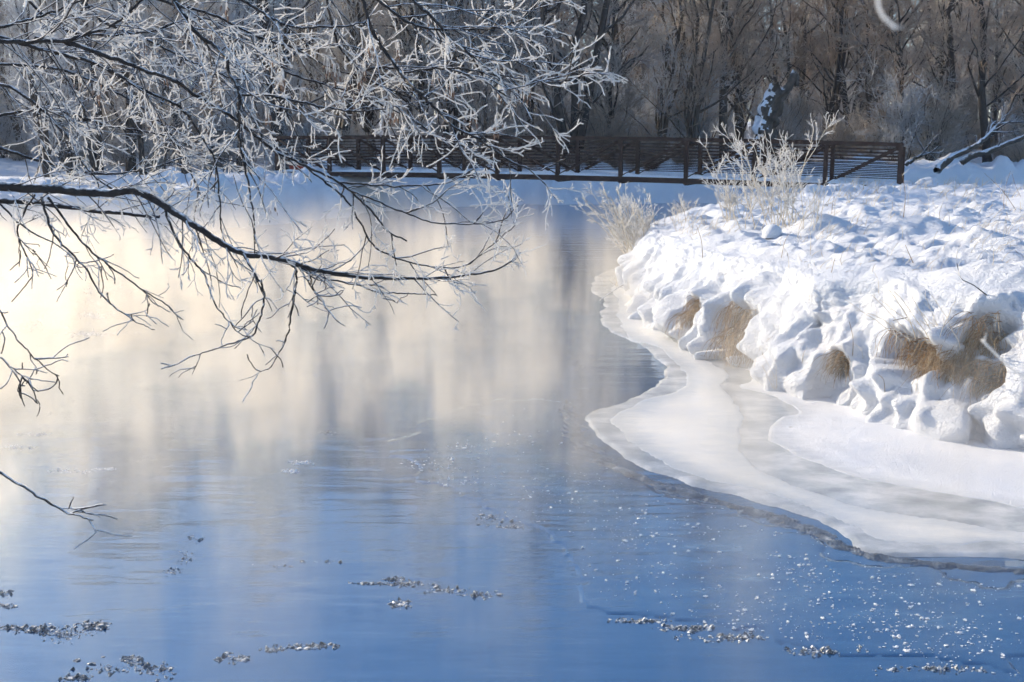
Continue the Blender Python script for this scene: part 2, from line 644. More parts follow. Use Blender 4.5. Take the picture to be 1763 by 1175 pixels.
gx = axis([(-700, -140, 14), (-140, -40, 40), (-40, -16, 60), (-16, 16, 200), (16, 45, 70), (45, 140, 40), (140, 700, 14)])
gy = axis([(-120, -10, 22), (-10, 4, 40), (4, 24, 70), (24, 60, 230), (60, 120, 90), (120, 900, 40)])
GX, GY = np.meshgrid(gx, gy, indexing='ij')
sd = -poly_sd(GX, GY, RIVER)                       # positive on land
sd_w = sd + (0.5 + 0.5 * sstep(26, 34, GY)) * fbm(GX * 0.35, GY * 0.35, 0, 3, 5) * sstep(0, 0.4, np.abs(sd) + 0.4) * 0.9
right_side = (GX > 1.8) & (GY > 2.8) & (GY < 43.5 + 0.08 * GX) & (sd > 0) & (GY > 3.6 - 0.1 * GX)
H = plateau(GX, GY)
far_side = sstep(24, 30, GY + 0.05 * GX)
bank = sstep(-0.15, 2.2, sd_w) ** 0.8 * (1 - far_side) + sstep(-0.15, 1.15, sd_w) ** 0.8 * far_side
H = H + 0.30 * far_side * (1 - sstep(6, 20, sd)) * sstep(0.3, 1.2, sd)
Z = -0.7 + (H + 0.7) * bank
lumps = np.maximum(0, fbm(GX * 0.9, GY * 0.9, 0, 4, 21)) * (0.35 + 0.35 * sstep(26, 34, GY)) * sstep(0.1, 1.0, sd) * (1 - sstep(2.5, 5.5, sd))
Z = Z + lumps
Z = np.where(right_side, Z - 0.55 * (1 - sstep(4.0, 8.0, sd)) - 0.02, Z)
ground = link('snow_ground', grid_mesh('snow_ground', np.stack([GX, GY, Z], -1)), M_SNOW)
tag(ground, 'snow covered ground of the far bank and woods', kind='structure')


def ground_z(x, y):
    s = sd_pt(float(x), float(y))
    h = float(plateau(np.array([float(x)]), np.array([float(y)]))[0])
    return -0.7 + (h + 0.7) * float(sstep(-0.15, 2.2, np.array([s]))[0]) ** 0.8


# water: one sheet under everything
wx = np.linspace(-160, 80, 25)
wy = np.linspace(0, 60, 13)
WX, WY = np.meshgrid(wx, wy, indexing='ij')
water = link('river', grid_mesh('river', np.stack([WX, WY, np.zeros_like(WX)], -1)), M_WATER)
tag(water, 'dark blue river water steaming in the cold', kind='structure')

# ------------------------------------------------------------------ right bank: swept snow face with drapes, lumps and hollows
NS = 1150
raw = catmull(BANK[1:24], 900)
L = np.r_[0, np.cumsum(np.linalg.norm(np.diff(raw, axis=0), axis=1))]
near = np.linalg.norm(raw, axis=1)
w = np.gradient(L) / np.clip(near, 7, 60) ** 0.9
cw = np.cumsum(w)
cw = (cw - cw[0]) / (cw[-1] - cw[0])
Ls = np.interp(np.linspace(0, 1, NS), cw, L)
E0 = np.stack([np.interp(Ls, L, raw[:, k]) for k in (0, 1)], 1)
tan = unit(np.gradient(E0, axis=0))
# inner line to sweep to: a smooth curve well inside the peninsula
INNER = catmull([(17.0, 9.0), (15.5, 11.0), (13.5, 13.5), (13.0, 17.0), (13.5, 22.0), (15.0, 28.0), (17.5, 32.5), (20.0, 36.0), (24, 39.5)], 400)
# match by equal fraction with a bias so that the lines do not cross
fr = np.linspace(0, 1, NS)
I0 = np.stack([np.interp(fr, np.linspace(0, 1, 400), INNER[:, k]) for k in (0, 1)], 1)
inw = unit(I0 - E0)
span = np.linalg.norm(I0 - E0, axis=1)
NF, NP_ = 90, 150
tf = np.linspace(0, 1, NF)
a_face = np.concatenate([0.72 * tf ** 1.35 + 0.10 * np.sin(tf * math.pi) * 0, 0.72 + np.linspace(0, 1, NP_ + 1)[1:] ** 1.7])
nt_ = NF + NP_
tt = np.arange(nt_) / (nt_ - 1)
face_n = np.concatenate([np.sin(tf * math.pi / 2) ** 1.0, np.ones(NP_)])
face_w = np.concatenate([1 - sstep(0.70, 1.0, tf), np.zeros(NP_)])           # 1 on the face
off = np.where(np.arange(nt_)[None] < NF, a_face[None], 0.72 + (a_face[None] - 0.72) * (span[:, None] - 0.72))
PX = E0[:, None, 0] + inw[:, None, 0] * off
PY = E0[:, None, 1] + inw[:, None, 1] * off
hnear = 1.10 + 0.22 * np.exp(-((Ls - np.interp(0, [0], [0]) - 8.0) / 7.0) ** 2)
Hc = hnear[:, None] + 0 * off
top = Hc + bumps(PX, PY)
# hummocks on the top of the bank
hum = 0.09 * fbm(PX * 1.5, PY * 1.1, 0, 4, 31, 0.5) + 0.06 * np.abs(fbm(PX * 2.6, PY * 2.4, 0, 3, 33)) + 0.09 * fbm(PX * 0.55, PY * 0.5, 0, 2, 34)
topz = top + hum * sstep(0.5, 1.6, off)
for mx_, my_, mr_, mh_ in ((at(1415, 408, 1.2)[0], at(1415, 408, 1.2)[1], 0.62, 0.30), (at(1580, 415, 1.2)[0], at(1580, 415, 1.2)[1], 0.62, 0.27),
                           (at(1290, 402, 1.15)[0], at(1290, 402, 1.15)[1], 0.45, 0.16), (at(1700, 445, 1.25)[0], at(1700, 445, 1.25)[1], 0.5, 0.18),
                           (at(1480, 372, 1.2)[0], at(1480, 372, 1.2)[1], 0.7, 0.22), (at(1640, 375, 1.2)[0], at(1640, 375, 1.2)[1], 0.8, 0.2)):
    topz = topz + mh_ * np.exp(-(((PX - mx_) / (mr_ * 0.9)) ** 2 + ((PY - my_) / mr_) ** 2) * 1.4)
PZ = -0.06 + (topz + 0.06) * face_n[None]
# rounding of the crest
PZ = PZ - 0.10 * np.exp(-((off - 0.72) / 0.35) ** 2)
P3 = np.stack([PX, PY, PZ], -1)
du = np.gradient(P3, axis=0)
dv = np.gradient(P3, axis=1)
nrm = unit(np.cross(dv, du))
nrm = np.where((nrm[..., 2:3] < -0.2), -nrm, nrm)
S = np.broadcast_to(Ls[:, None], PX.shape)
T = off + PZ                                     # rough distance along the profile


def soft(a, e=0.12):
    return np.sqrt(a * a + e * e) - e


fw = face_w[None] + 0 * S
lower = fw * (1 - sstep(0.25, 0.85, PZ))
warp = 0.35 * fbm(S * 1.1, T * 1.3, 0, 2, 41)
fold = soft(vnoise(S * 2.5 + warp * 1.5, T * 0.5, 0, 42)) * 0.30 + soft(vnoise(S * 5.6 + warp * 3, T * 1.1, 0, 48), 0.15) * 0.13
lump = soft(vnoise(S * 2.4 + warp, PZ * 2.6 + warp * 1.5, 0.4, 43), 0.10) * 0.42 + soft(vnoise(S * 5.2, PZ * 5.0, 0.4, 44), 0.15) * 0.12
big = 0.24 * fbm(S * 0.8, T * 0.6, 0, 2, 45)
crust = 0.030 * fbm(S * 6.5, T * 6.0, 0, 4, 47, 0.6) + 0.020 * fbm(S * 22, T * 20, 0, 2, 49, 0.6)
ramp_dn = sstep(1.15, 0.55, PZ)                      # folds deepen downwards from a smooth crest
disp = fw * (fold * (0.25 + 0.95 * ramp_dn) + big * 0.8 - 0.05) + lower * (lump * 1.1 + 0.02) + crust * (0.30 + 0.9 * fw)
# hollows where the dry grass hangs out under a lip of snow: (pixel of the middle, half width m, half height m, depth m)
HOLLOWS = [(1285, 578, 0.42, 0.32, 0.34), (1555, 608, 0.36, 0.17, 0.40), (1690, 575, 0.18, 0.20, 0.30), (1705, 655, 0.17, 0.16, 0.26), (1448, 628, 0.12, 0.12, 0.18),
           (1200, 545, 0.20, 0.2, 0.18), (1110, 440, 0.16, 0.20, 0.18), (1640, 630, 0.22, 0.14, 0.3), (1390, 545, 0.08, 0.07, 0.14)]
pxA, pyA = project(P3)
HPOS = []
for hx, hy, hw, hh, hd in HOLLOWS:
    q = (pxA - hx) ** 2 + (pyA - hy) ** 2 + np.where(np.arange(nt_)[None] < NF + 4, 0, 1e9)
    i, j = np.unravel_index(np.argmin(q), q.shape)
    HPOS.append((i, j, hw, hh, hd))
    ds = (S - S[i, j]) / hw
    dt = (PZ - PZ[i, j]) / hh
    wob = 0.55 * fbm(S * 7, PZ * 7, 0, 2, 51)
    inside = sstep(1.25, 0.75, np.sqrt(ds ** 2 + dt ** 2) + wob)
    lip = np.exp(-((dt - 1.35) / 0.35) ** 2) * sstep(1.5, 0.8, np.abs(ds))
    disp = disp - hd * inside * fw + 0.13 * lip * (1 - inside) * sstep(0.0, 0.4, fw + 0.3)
for _ in range(2):
    dp = np.pad(disp, 1, mode='edge')
    disp = (dp[1:-1, 1:-1] * 2 + dp[:-2, 1:-1] + dp[2:, 1:-1] + dp[1:-1, :-2] + dp[1:-1, 2:]) / 6
P3 = P3 + nrm * disp[..., None]
P3[:, 0, 2] = -0.12
# sink the inner end under the ground sheet
P3[..., 2] -= np.where(np.arange(nt_) >= nt_ - 14, (np.arange(nt_) - (nt_ - 14)) * 0.03, 0)[None]
me = grid_mesh('snow_bank', P3, flip=True)
bank_o = link('snow_bank', me, M_SNOW)
tag(bank_o, 'deep rounded snow draped over the right river bank', kind='structure')
BANK_P = P3


def bank_point(px, py, jmin=0):
    """the point of the snow bank that shows at a pixel (nearest to the camera)"""
    x, y = project(BANK_P)
    q = (x - px) ** 2 + (y - py) ** 2
    q[:, :jmin] = 1e9
    good = q < max(q.min() * 1.5 + 4, 16)
    d = np.where(good, BANK_P[..., 1], 1e9)
    i, j = np.unravel_index(np.argmin(d), d.shape)
    return BANK_P[i, j].copy()


# ------------------------------------------------------------------ shore ice in sheets
def ice_sheet(name, poly, z, thick, res, mat, label, seed, wob=0.10, wf=1.6, relief=0.0, clip=None):
    P = np.array(poly)
    x0, y0 = P.min(0) - 0.3
    x1, y1 = P.max(0) + 0.3
    ys = [y0]
    while ys[-1] < y1:
        ys.append(ys[-1] + res * max(1, ys[-1] / 9.0) * 1.3)
    xs = np.arange(x0, x1, res)
    X, Y = np.meshgrid(xs, np.array(ys), indexing='ij')
    s = poly_sd(X, Y, P) + wob * fbm(X * wf, Y * wf, 0, 4, seed, 0.55)
    Zs = -0.03 + (z + 0.03) * sstep(-0.02, thick, s) + relief * fbm(X * 5, Y * 5, 0, 4, seed + 3) * sstep(0, 0.3, s)
    keep = s > -0.10
    me_ = grid_mesh(name, np.stack([X, Y, Zs], -1), keep=keep)
    co = np.empty(len(me_.vertices) * 3, np.float32)
    me_.vertices.foreach_get('co', co)
    co = co.reshape(-1, 3)
    at_ = me_.attributes.new('edge', 'FLOAT', 'POINT')
    at_.data.foreach_set('value', poly_sd(co[:, 0].astype(float), co[:, 1].astype(float), P).astype(np.float32))
    o = link(name, me_, mat)
    tag(o, label, kind='structure')
    return o


def pxpoly(pts):
    return catmull([at(*p)[:2] for p in pts], len(pts) * 8)


bank_foot = [(p[0] + 0.6, p[1] + 0.4) for p in catmull(BANK[1:20], 60)]
outer_grey = pxpoly([(1763, 962), (1640, 960), (1500, 955), (1450, 925), (1390, 895), (1300, 865), (1180, 835), (1080, 795), (1015, 735), (1015, 712), (1080, 690), (1135, 655), (1138, 628),
                     (1105, 598), (1050, 572), (1032, 545), (1040, 520), (1015, 500), (1030, 474), (1070, 455), (1085, 430)])
ice_sheet('grey_shore_ice', np.vstack([outer_grey, [(3.4, 26.5), (5, 27)], bank_foot[::-1], [(12, 7.3)], [(9, 6.9)]]), 0.018, 0.05, 0.035, M_GREYICE,
          'thin grey wet ice reaching out from the right bank', 61, 0.05)
cream = pxpoly([(1800, 948), (1640, 950), (1500, 942), (1455, 915), (1390, 885), (1310, 855), (1190, 828), (1110, 795), (1050, 752), (1040, 722), (1090, 695), (1160, 672), (1165, 640),
                (1130, 605), (1075, 580), (1055, 548), (1060, 520), (1045, 500), (1075, 470)])
cream_in = pxpoly([(1120, 480), (1120, 530), (1170, 590), (1260, 640), (1255, 668), (1290, 705), (1285, 745), (1305, 802), (1400, 846), (1510, 876), (1640, 897), (1800, 920)])
ice_sheet('frosted_ice_band', np.vstack([cream, cream_in]), 0.0198, 0.08, 0.03, M_CREAMICE, 'cream white frosted ice band winding along the river edge', 65, 0.07, 1.4)
snowline = pxpoly([(1860, 905), (1763, 886), (1640, 868), (1530, 845), (1430, 818), (1345, 785), (1300, 745), (1330, 722), (1350, 705), (1300, 682), (1262, 668), (1285, 652),
                   (1250, 628), (1180, 600), (1125, 565), (1090, 530), (1075, 500), (1065, 470)])
ice_sheet('snow_covered_ice', np.vstack([snowline, [(3.2, 25.0), (4.2, 25.5)], bank_foot[::-1][8:], [(10, 7.5)]]), 0.0245, 0.14, 0.03, M_SNOWICE,
          'smooth white snow lying on the ice below the bank', 71, 0.07, 1.6, 0.006)
thin = pxpoly([(1800, 1190), (1600, 1150), (1400, 1118), (1230, 1088), (1070, 1062), (1000, 1010), (960, 950), (880, 905), (820, 885), (740, 840), (690, 795), (720, 740), (800, 700),
               (900, 690), (980, 700), (1010, 760), (1080, 815), (1180, 855), (1300, 885), (1400, 915), (1470, 960), (1600, 985), (1763, 1000), (1850, 1010)])
ice_sheet('clear_skim_ice', thin, 0.003, 0.03, 0.035, M_THINICE, 'clear new ice dotted with frost flowers on the river', 75, 0.22, 1.5)

# ribbed dark rim along the edge of the shore ice
rim = catmull([at(*p)[:2] for p in [(975, 690), (985, 745), (1020, 785), (1080, 815), (1180, 850), (1290, 880), (1390, 912), (1450, 940), (1520, 962), (1640, 975), (1763, 985)]], 900)
rt = unit(np.gradient(rim, axis=0))
rn = np.stack([rt[:, 1], -rt[:, 0]], 1)
ll = np.r_[0, np.cumsum(np.linalg.norm(np.diff(rim, axis=0), axis=1))]
v = np.linspace(-1, 1, 22)
wid = 0.10 + 0.08 * fbm(ll * 1.9, 0 * ll + 0.3, 0, 3, 3)
wid = wid * sstep(0, 0.4, ll) * (1 - 0.6 * sstep(ll[-1] - 2.2, ll[-1], ll)) + 0.02
RX = rim[:, None, 0] + rn[:, None, 0] * v[None] * wid[:, None]
RY = rim[:, None, 1] + rn[:, None, 1] * v[None] * wid[:, None]
rib = np.abs(vnoise(ll[:, None] * 17 + v[None] * 4.5, v[None] * 0.7, 0, 8)) + 0.5 * np.abs(vnoise(ll[:, None] * 41 + v[None] * 9, v[None] * 2, 0, 9))
RZ = -0.014 + (0.020 + 0.026 * (0.45 - rib)) * (1 - v[None] ** 2) ** 0.6 + 0.010 * fbm(RX * 9, RY * 9, 0, 3, 19)
o = link('slush_rim', grid_mesh('slush_rim', np.stack([RX, RY, RZ], -1)), M_RIM)
tag(o, 'dark ribbed rim of refrozen slush along the shore ice', kind='structure')

# ------------------------------------------------------------------ footbridge
BR = np.array((12.2, 36.2))            # right end of the near truss
BL = np.array((-9.0, 44.2))            # left end
BAX = (BR - BL) / np.linalg.norm(BR - BL)
BLEN = float(np.linalg.norm(BR - BL))
BPERP = np.array((-BAX[1], BAX[0]))
BW = 2.3
NPAN = 10


def bz(u):
    """bottom of the truss along the bridge, u 0 (left) to 1 (right)"""
    return 1.36 * (1 - u) + 1.12 * u + 0.11 * 4 * u * (1 - u)


def bp(u, side, h):
    q = BL + BAX * u * BLEN + BPERP * side * BW
    return np.array((q[0], q[1], bz(u) + h))


bridge = empty('footbridge', (float(BL[0]), float(BL[1]), 0))
tag(bridge, 'rust brown steel truss footbridge with snowy deck spanning the river', 'footbridge')
INV = np.array((BL[0], BL[1], 0.0))


def bpart(name, mb, mat, smooth=False):
    mb.V = [vv - INV for vv in mb.V]
    return mb.build(name, mat, bridge, smooth)


def chord(name, side, h, wd, ht, u0=0.0, u1=1.0, n=20, mat=M_STEEL):
    mb = MB()
    us = np.linspace(u0, u1, n + 1)
    pts = np.array([bp(u, side, h) for u in us])
    s = np.array((BPERP[0], BPERP[1], 0))
    ring = np.stack([pts + s * wd / 2 * i + np.array((0, 0, ht / 2 * j)) for i, j in ((-1, -1), (1, -1), (1, 1), (-1, 1))], 1)
    k = np.arange(n)[:, None] * 4
    c = np.arange(4)[None]
    F = np.stack([k + c, k + (c + 1) % 4, k + 4 + (c + 1) % 4, k + 4 + c], -1).reshape(-1, 4)
    F = np.vstack([F, [(3, 2, 1, 0)], [(n * 4, n * 4 + 1, n * 4 + 2, n * 4 + 3)]])
    mb.add(ring.reshape(-1, 3), F)
    return bpart(name, mb, mat)


TH = 1.46
for side in (0, 1):
    chord('top_chord', side, TH, 0.15, 0.13)
    chord('bottom_chord', side, 0.09, 0.15, 0.18)
    for k in range(9):
        chord('rail', side + (0.035 if side == 0 else -0.035), 0.40 + k * 0.112, 0.03, 0.032, n=10)
    for i in range(NPAN + 1):
        u = i / NPAN
        mb = MB()
        mb.box(bp(u, side, -0.03 if side == 0 else 0.1), bp(u, side, TH - 0.066), 0.13, 0.135, up=(BAX[0], BAX[1], 0))
        bpart('post', mb, M_STEEL)
    for i in range(NPAN):
        ua, ub = (i + 0.03) / NPAN, (i + 0.97) / NPAN
        mb = MB()
        if i >= NPAN / 2:
            a, b = bp(ua, side, 0.2), bp(ub, side, TH - 0.07)
        else:
            a, b = bp(ua, side, TH - 0.07), bp(ub, side, 0.2)
        mb.box(a, b, 0.075, 0.085)
        bpart('diagonal', mb, M_STEEL)
for i in range(NPAN + 1):
    mb = MB()
    u = i / NPAN
    mb.box(bp(u, 0.035, -0.03), bp(u, 0.965, -0.03), 0.12, 0.06)
    bpart('floor_beam', mb, M_STEEL)
chord('deck', 0.5, 0.05, BW - 0.2, 0.07, mat=M_DECK)
# snow on the deck, a ridge along each truss foot and a heap in the corner of every panel
us = np.linspace(0.002, 0.998, 240)
vs = np.linspace(0.035, 0.965, 16)
Q = np.array([[bp(u, s_, 0.0) for s_ in vs] for u in us])
prof = 0.20 - 0.05 * np.sin(np.linspace(0, math.pi, 16))
prof[0] = prof[-1] = 0.09
Q[..., 2] += prof[None] + 0.03 * fbm(us[:, None] * 40, vs[None] * 4, 0, 3, 81)
o = link('deck_snow', grid_mesh('deck_snow', Q - INV, flip=True), M_SNOW, bridge)
for side in (0, 1):
    for i in range(NPAN):
        n1, n2 = 22, 9
        uu = np.linspace((i + 0.035) / NPAN, (i + 0.965) / NPAN, n1)
        ww = np.linspace(-1, 1, n2)
        tlo = np.linspace(0, 1, n1)
        if i < NPAN / 2:
            tlo = tlo[::-1]
        hh = 0.075 + 0.06 * np.exp(-tlo * 6) * 2.2 + 0.03 * vnoise(uu * 60, 0 * uu + i * 3.1 + side, 0, 82)
        hh *= np.minimum(1, np.minimum(np.linspace(0, 1, n1), np.linspace(1, 0, n1)) * 9 + 0.15)
        G = np.array([[bp(u, side, 0.182) for _ in ww] for u in uu])
        G[..., :2] += BPERP[None, None] * (ww[None, :, None] * 0.07)
        G[..., 2] += hh[:, None] * (1 - ww[None] ** 4)
        link('snow_ridge', grid_mesh('snow_ridge', G - INV, flip=True), M_SNOW, bridge)
mb = MB()
mb.box(bp(0.022, 0.02, 0.30), bp(0.055, 0.02, 0.30), 0.03, 0.22)
bpart('red_panel', mb, M_RED)


def abutment(name, u0, u1, w0, depth, label):
    mb = MB()
    rr = np.random.default_rng(3)
    c = bp((u0 + u1) / 2, 0.5, 0)
    root = empty(name, (float(c[0]), float(c[1]), 0))
    tag(root, label, 'abutment')
    zt = bz((u0 + u1) / 2) - 0.19
    zz = -0.5
    row = 0
    me_cache = []
    while zz < zt - 0.05:
        hgt = min(0.32, zt - zz)
        nst = 5
        for k in range(nst):
            a = -w0 + (2 * w0 + BW) * (k + (0.5 if row % 2 else 0) * 0.6) / (nst + 0.3)
            b = a + (2 * w0 + BW) / (nst + 0.3) - 0.025
            m2 = MB()
            jut = rr.uniform(-0.02, 0.03)
            pa = BL + BAX * ((u0 + u1) / 2 * BLEN + jut) + BPERP * a
            pb = BL + BAX * ((u0 + u1) / 2 * BLEN + jut) + BPERP * b
            m2.box((pa[0] - c[0], pa[1] - c[1], zz + hgt / 2), (pb[0] - c[0], pb[1] - c[1], zz + hgt / 2), (u1 - u0) * BLEN, hgt - 0.02)
            m2.build('stone', M_CONC, root, False)
        zz += hgt
        row += 1
    return root


abutment('bridge_abutment', -0.012, 0.05, 0.5, 1, 'brown stone abutment under the left end of the footbridge')
abutment('bridge_abutment', 0.945, 0.995, 0.2, 1, 'low stone abutment under the right end of the footbridge')

# ------------------------------------------------------------------ trees of the wood
def tree_proto(kind, seed):
    """returns (trunk mesh, crown mesh) of a bare tree about 18 m tall"""
    r = np.random.default_rng(seed)
    stems = {'forked': 3, 'single': 1, 'twin': 2, 'slim': 1}[kind]
    Ht = {'forked': 17, 'single': 19, 'twin': 17, 'slim': 16}[kind]
    r0 = {'forked': 0.24, 'single': 0.24, 'twin': 0.18, 'slim': 0.11}[kind]
    K = 14
    P = np.zeros((stems, K, 3))
    for s in range(stems):
        az = r.uniform(0, 6.28)
        lean = r.uniform(0.05, 0.24) if stems > 1 else r.uniform(0, 0.08)
        h = np.linspace(0, 1, K) * Ht * r.uniform(0.8, 1.0)
        out = (h / Ht) ** 0.8 * lean * Ht
        P[s, :, 0] = np.cos(az) * out + 0.25 * np.cumsum(r.normal(size=K)) * np.linspace(0, 1, K)
        P[s, :, 1] = np.sin(az) * out + 0.25 * np.cumsum(r.normal(size=K)) * np.linspace(0, 1, K)
        P[s, :, 2] = h - 0.3
    R = r0 * np.linspace(1, 0.12, K)[None] ** 0.9 * np.ones((stems, 1))
    R[:, 0] *= 1.5
    tr = MB()
    tr.add(*tubes(P, R, 8))
    nl = {'forked': 9, 'single': 22, 'twin': 12, 'slim': 18}[kind]
    P1, R1 = grow(P, R, nl, (2.4, 5.6) if kind != 'slim' else (1.2, 3.0), (0.45, 1.0), 8, (0.045, 0.085), r, 0.10, 0.97, 0.17, 0.08)
    tr.add(*tubes(P1, R1, 5))
    cr = MB()
    P2, R2 = grow(P1, R1, 8, (0.9, 2.3), (0.35, 0.9), 6, (0.020, 0.032), r, 0.15, 1.0, 0.17, 0.06)
    cr.add(*tubes(P2, R2, 3))
    P3_, R3 = grow(P2, R2, 6, (0.45, 1.15), (0.35, 0.95), 4, (0.011, 0.017), r, 0.1, 1.0, 0.2, 0.03, 0.6)
    cr.add(*tubes(P3_, R3, 3))
    P4, R4 = grow(P3_, R3, 3, (0.2, 0.55), (0.4, 0.9), 3, (0.008, 0.012), r, 0.2, 1.0, 0.2, 0.0, 0.7)
    cr.add(*tubes(P4, R4, 3))
    return tr.mesh('trunk'), cr.mesh('crown')


def shrub_proto(seed, n0, Hs, spread, r=None):
    r = np.random.default_rng(seed)
    K = 7
    az = r.uniform(0, 6.28, n0)
    sp = r.uniform(0.1, spread, n0)
    h = np.linspace(0, 1, K)
    L_ = r.uniform(0.55, 1.0, n0) * Hs
    P = np.zeros((n0, K, 3))
    P[..., 0] = np.cos(az)[:, None] * sp[:, None] * L_[:, None] * h[None] ** 1.2 + r.normal(size=(n0, 1)) * 0.2
    P[..., 1] = np.sin(az)[:, None] * sp[:, None] * L_[:, None] * h[None] ** 1.2 + r.normal(size=(n0, 1)) * 0.2
    P[..., 2] = L_[:, None] * h[None] - 0.1
    P[:, 1:] += np.cumsum(r.normal(size=(n0, K - 1, 3)) * 0.10 * Hs / 3, 1)
    R = 0.022 * Hs / 3 * np.linspace(1, 0.3, K)[None] * np.ones((n0, 1))
    st = MB()
    st.add(*tubes(P, R, 4))
    cr = MB()
    P2, R2 = grow(P, R, 9, (0.18 * Hs, 0.5 * Hs), (0.4, 1.2), 5, (0.009, 0.014), r, 0.15, 1, 0.28, 0.03, 0.5)
    cr.add(*tubes(P2, R2, 3))
    P3_, R3 = grow(P2, R2, 7, (0.10 * Hs, 0.22 * Hs), (0.4, 1.2), 3, (0.007, 0.012), r, 0.1, 1, 0.3, 0.0, 0.7)
    cr.add(*tubes(P3_, R3, 3))
    return st.mesh('stem'), cr.mesh('crown')


KINDS = [('forked', 101), ('single', 102), ('twin', 103), ('slim', 104), ('single', 105), ('forked', 106), ('twin', 107), ('slim', 108)]
PROTO = [tree_proto(*k) for k in KINDS]
SHRUB = [shrub_proto(201, 26, 3.2, 0.55), shrub_proto(202, 22, 2.4, 0.8), shrub_proto(203, 30, 4.2, 0.45)]
_mesh_mat = {}


def with_mat(me, mat):
    key = (me.name, mat.name)
    if key not in _mesh_mat:
        m2 = me.copy()
        m2.materials.clear()
        m2.materials.append(mat)
        _mesh_mat[key] = m2
    return _mesh_mat[key]


ORD = ['first', 'second', 'third', 'fourth', 'fifth', 'sixth', 'seventh', 'eighth', 'ninth', 'last']
LOOK = {'forked': 'forked bare tree', 'single': 'straight tall bare tree', 'twin': 'twin stemmed bare tree', 'slim': 'slim bare tree'}
HUE = ['grey', 'brown', 'white rimed', 'pale tan']


def place_words(x, y):
    px, _ = project(np.array((x, y, 2.0)))
    if px < 470:
        if px < 0:
            return 'past the left edge'
        return 'just left of the bridge' if px > 235 else 'at the far left'
    if px > 1545:
        return 'right of the bridge end' if px < 1660 else 'at the far right beyond the fallen logs'
    k = int((px - 470) / 107.6)
    return 'behind the %s bridge panel from left' % ORD[min(max(k, 0), 9)]


def put_tree(k, x, y, s, hue, tm, label=None, rz=None, group='bare trees of the wood'):
    z = ground_z(x, y) - 0.1
    root = empty('bare_tree', (x, y, z), random.uniform(0, 6.28) if rz is None else rz)
    root.scale = (s, s, s * random.uniform(0.95, 1.08))
    link('trunk', with_mat(PROTO[k][0], M_TRUNKS[tm]), None, root)
    link('crown', with_mat(PROTO[k][1], M_CROWNS[hue]), None, root)
    if label is None:
        row = 'front row' if y < 62 else ('second row' if y < 72 else ('third row' if y < 86 else 'far back'))
        label = '%s %s, %s, %s' % (HUE[hue], LOOK[KINDS[k][0]], row, place_words(x, y))
    tag(root, label, 'tree', group)
    return root


put_tree(0, *at(985, 262, 1.9)[:2] * np.array([0.62, 0.62]), 1.0, 0, 0, 'dark forked tree leaning behind the middle of the bridge', 0.6)
pts = []
tries = 0
rr = random.Random(11)
while len(pts) < 128 and tries < 9000:
    tries += 1
    y = 54 + 62 * rr.random() ** 1.25
    x = rr.uniform(-0.52 * y - 6, 0.52 * y + 8)
    if y + 0.75 * x < 36:
        continue
    if sd_pt(x, y) < 2.2:
        continue
    if any((x - a) ** 2 + (y - b) ** 2 < (2.1 + 0.02 * (y - 54)) ** 2 for a, b in pts):
        continue
    pts.append((x, y))
for x, y in pts:
    px = 881 + FPX * x / y
    k = rr.randrange(len(KINDS))
    if px > 1150:
        hue = rr.choice([0, 1, 3, 3, 1])
    elif px > 800:
        hue = rr.choice([0, 0, 3, 2, 1])
    else:
        hue = rr.choice([0, 3, 3, 2, 2])
    put_tree(k, x, y, rr.uniform(0.8, 1.12), hue, rr.randrange(3))

for x, y in ((-38, 62), (-44, 66), (-41, 70), (-50, 69), (-47, 75), (-55, 73), (-36, 58), (-58, 80), (-52, 84), (-63, 78)):
    put_tree(rr.randrange(len(KINDS)), x, y, rr.uniform(0.9, 1.1), rr.choice([0, 2, 3]), rr.randrange(3))

# small trees and tall brush on the left bank beyond the river
for x, y, s, k in ((-19, 36, .42, 2), (-23, 33.5, .40, 0), (-16.5, 41, .45, 5), (-27, 36, .48, 6), (-21, 40, .46, 3), (-14, 46, .5, 7), (-25, 42, .5, 1),
                   (-31, 34, .45, 4), (-18, 47, .55, 2), (-12, 50.5, .55, 3), (-29, 45, .5, 0), (-22, 49, .6, 6), (-35, 40, .55, 5), (-17, 53, .62, 1)):
    put_tree(k, x, y, s, rr.choice([2, 3, 3]), 1, 'small rimed tree on the left far bank %s' % place_words(x, y), None, 'small rimed trees on the left far bank')


def put_shrub(k, x, y, s, hue, label, group='rimed brush'):
    root = empty('frosted_shrub', (x, y, ground_z(x, y) - 0.05), random.uniform(0, 6.28))
    root.scale = (s, s, s)
    link('stems', with_mat(SHRUB[k][0], M_TRUNKS[1]), None, root)
    link('crown', with_mat(SHRUB[k][1], M_CROWNS[hue]), None, root)
    tag(root, label, 'shrub', group)


cx, cy = atd(1190, 232, 58)[:2]
put_shrub(2, cx, cy, 1.15, 2, 'big rounded blue white rimed bush behind the bridge left of the snag')
sp = []
tries = 0
while len(sp) < 150 and tries < 9000:
    tries += 1
    y = 56 + 24 * rr.random() ** 1.3
    x = rr.uniform(-0.5 * y, 0.5 * y + 3)
    d = sd_pt(x, y)
    if d < 1.5 or any((x - a) ** 2 + (y - b) ** 2 < 1.3 for a, b in sp):
        continue
    if (x - cx) ** 2 + (y - cy) ** 2 < 5:
        continue
    sp.append((x, y))
for x, y in sp:
    px = 881 + FPX * x / y
    hue = rr.choice([2, 2, 2, 3]) if px < 1300 else rr.choice([0, 2, 3, 3])
    put_shrub(rr.randrange(3), x, y, rr.uniform(0.55, 1.15), hue, '%s brush growing %s, %s' % (HUE[hue], place_words(x, y), 'close to the bank' if y < 60 else 'back among the trunks'))

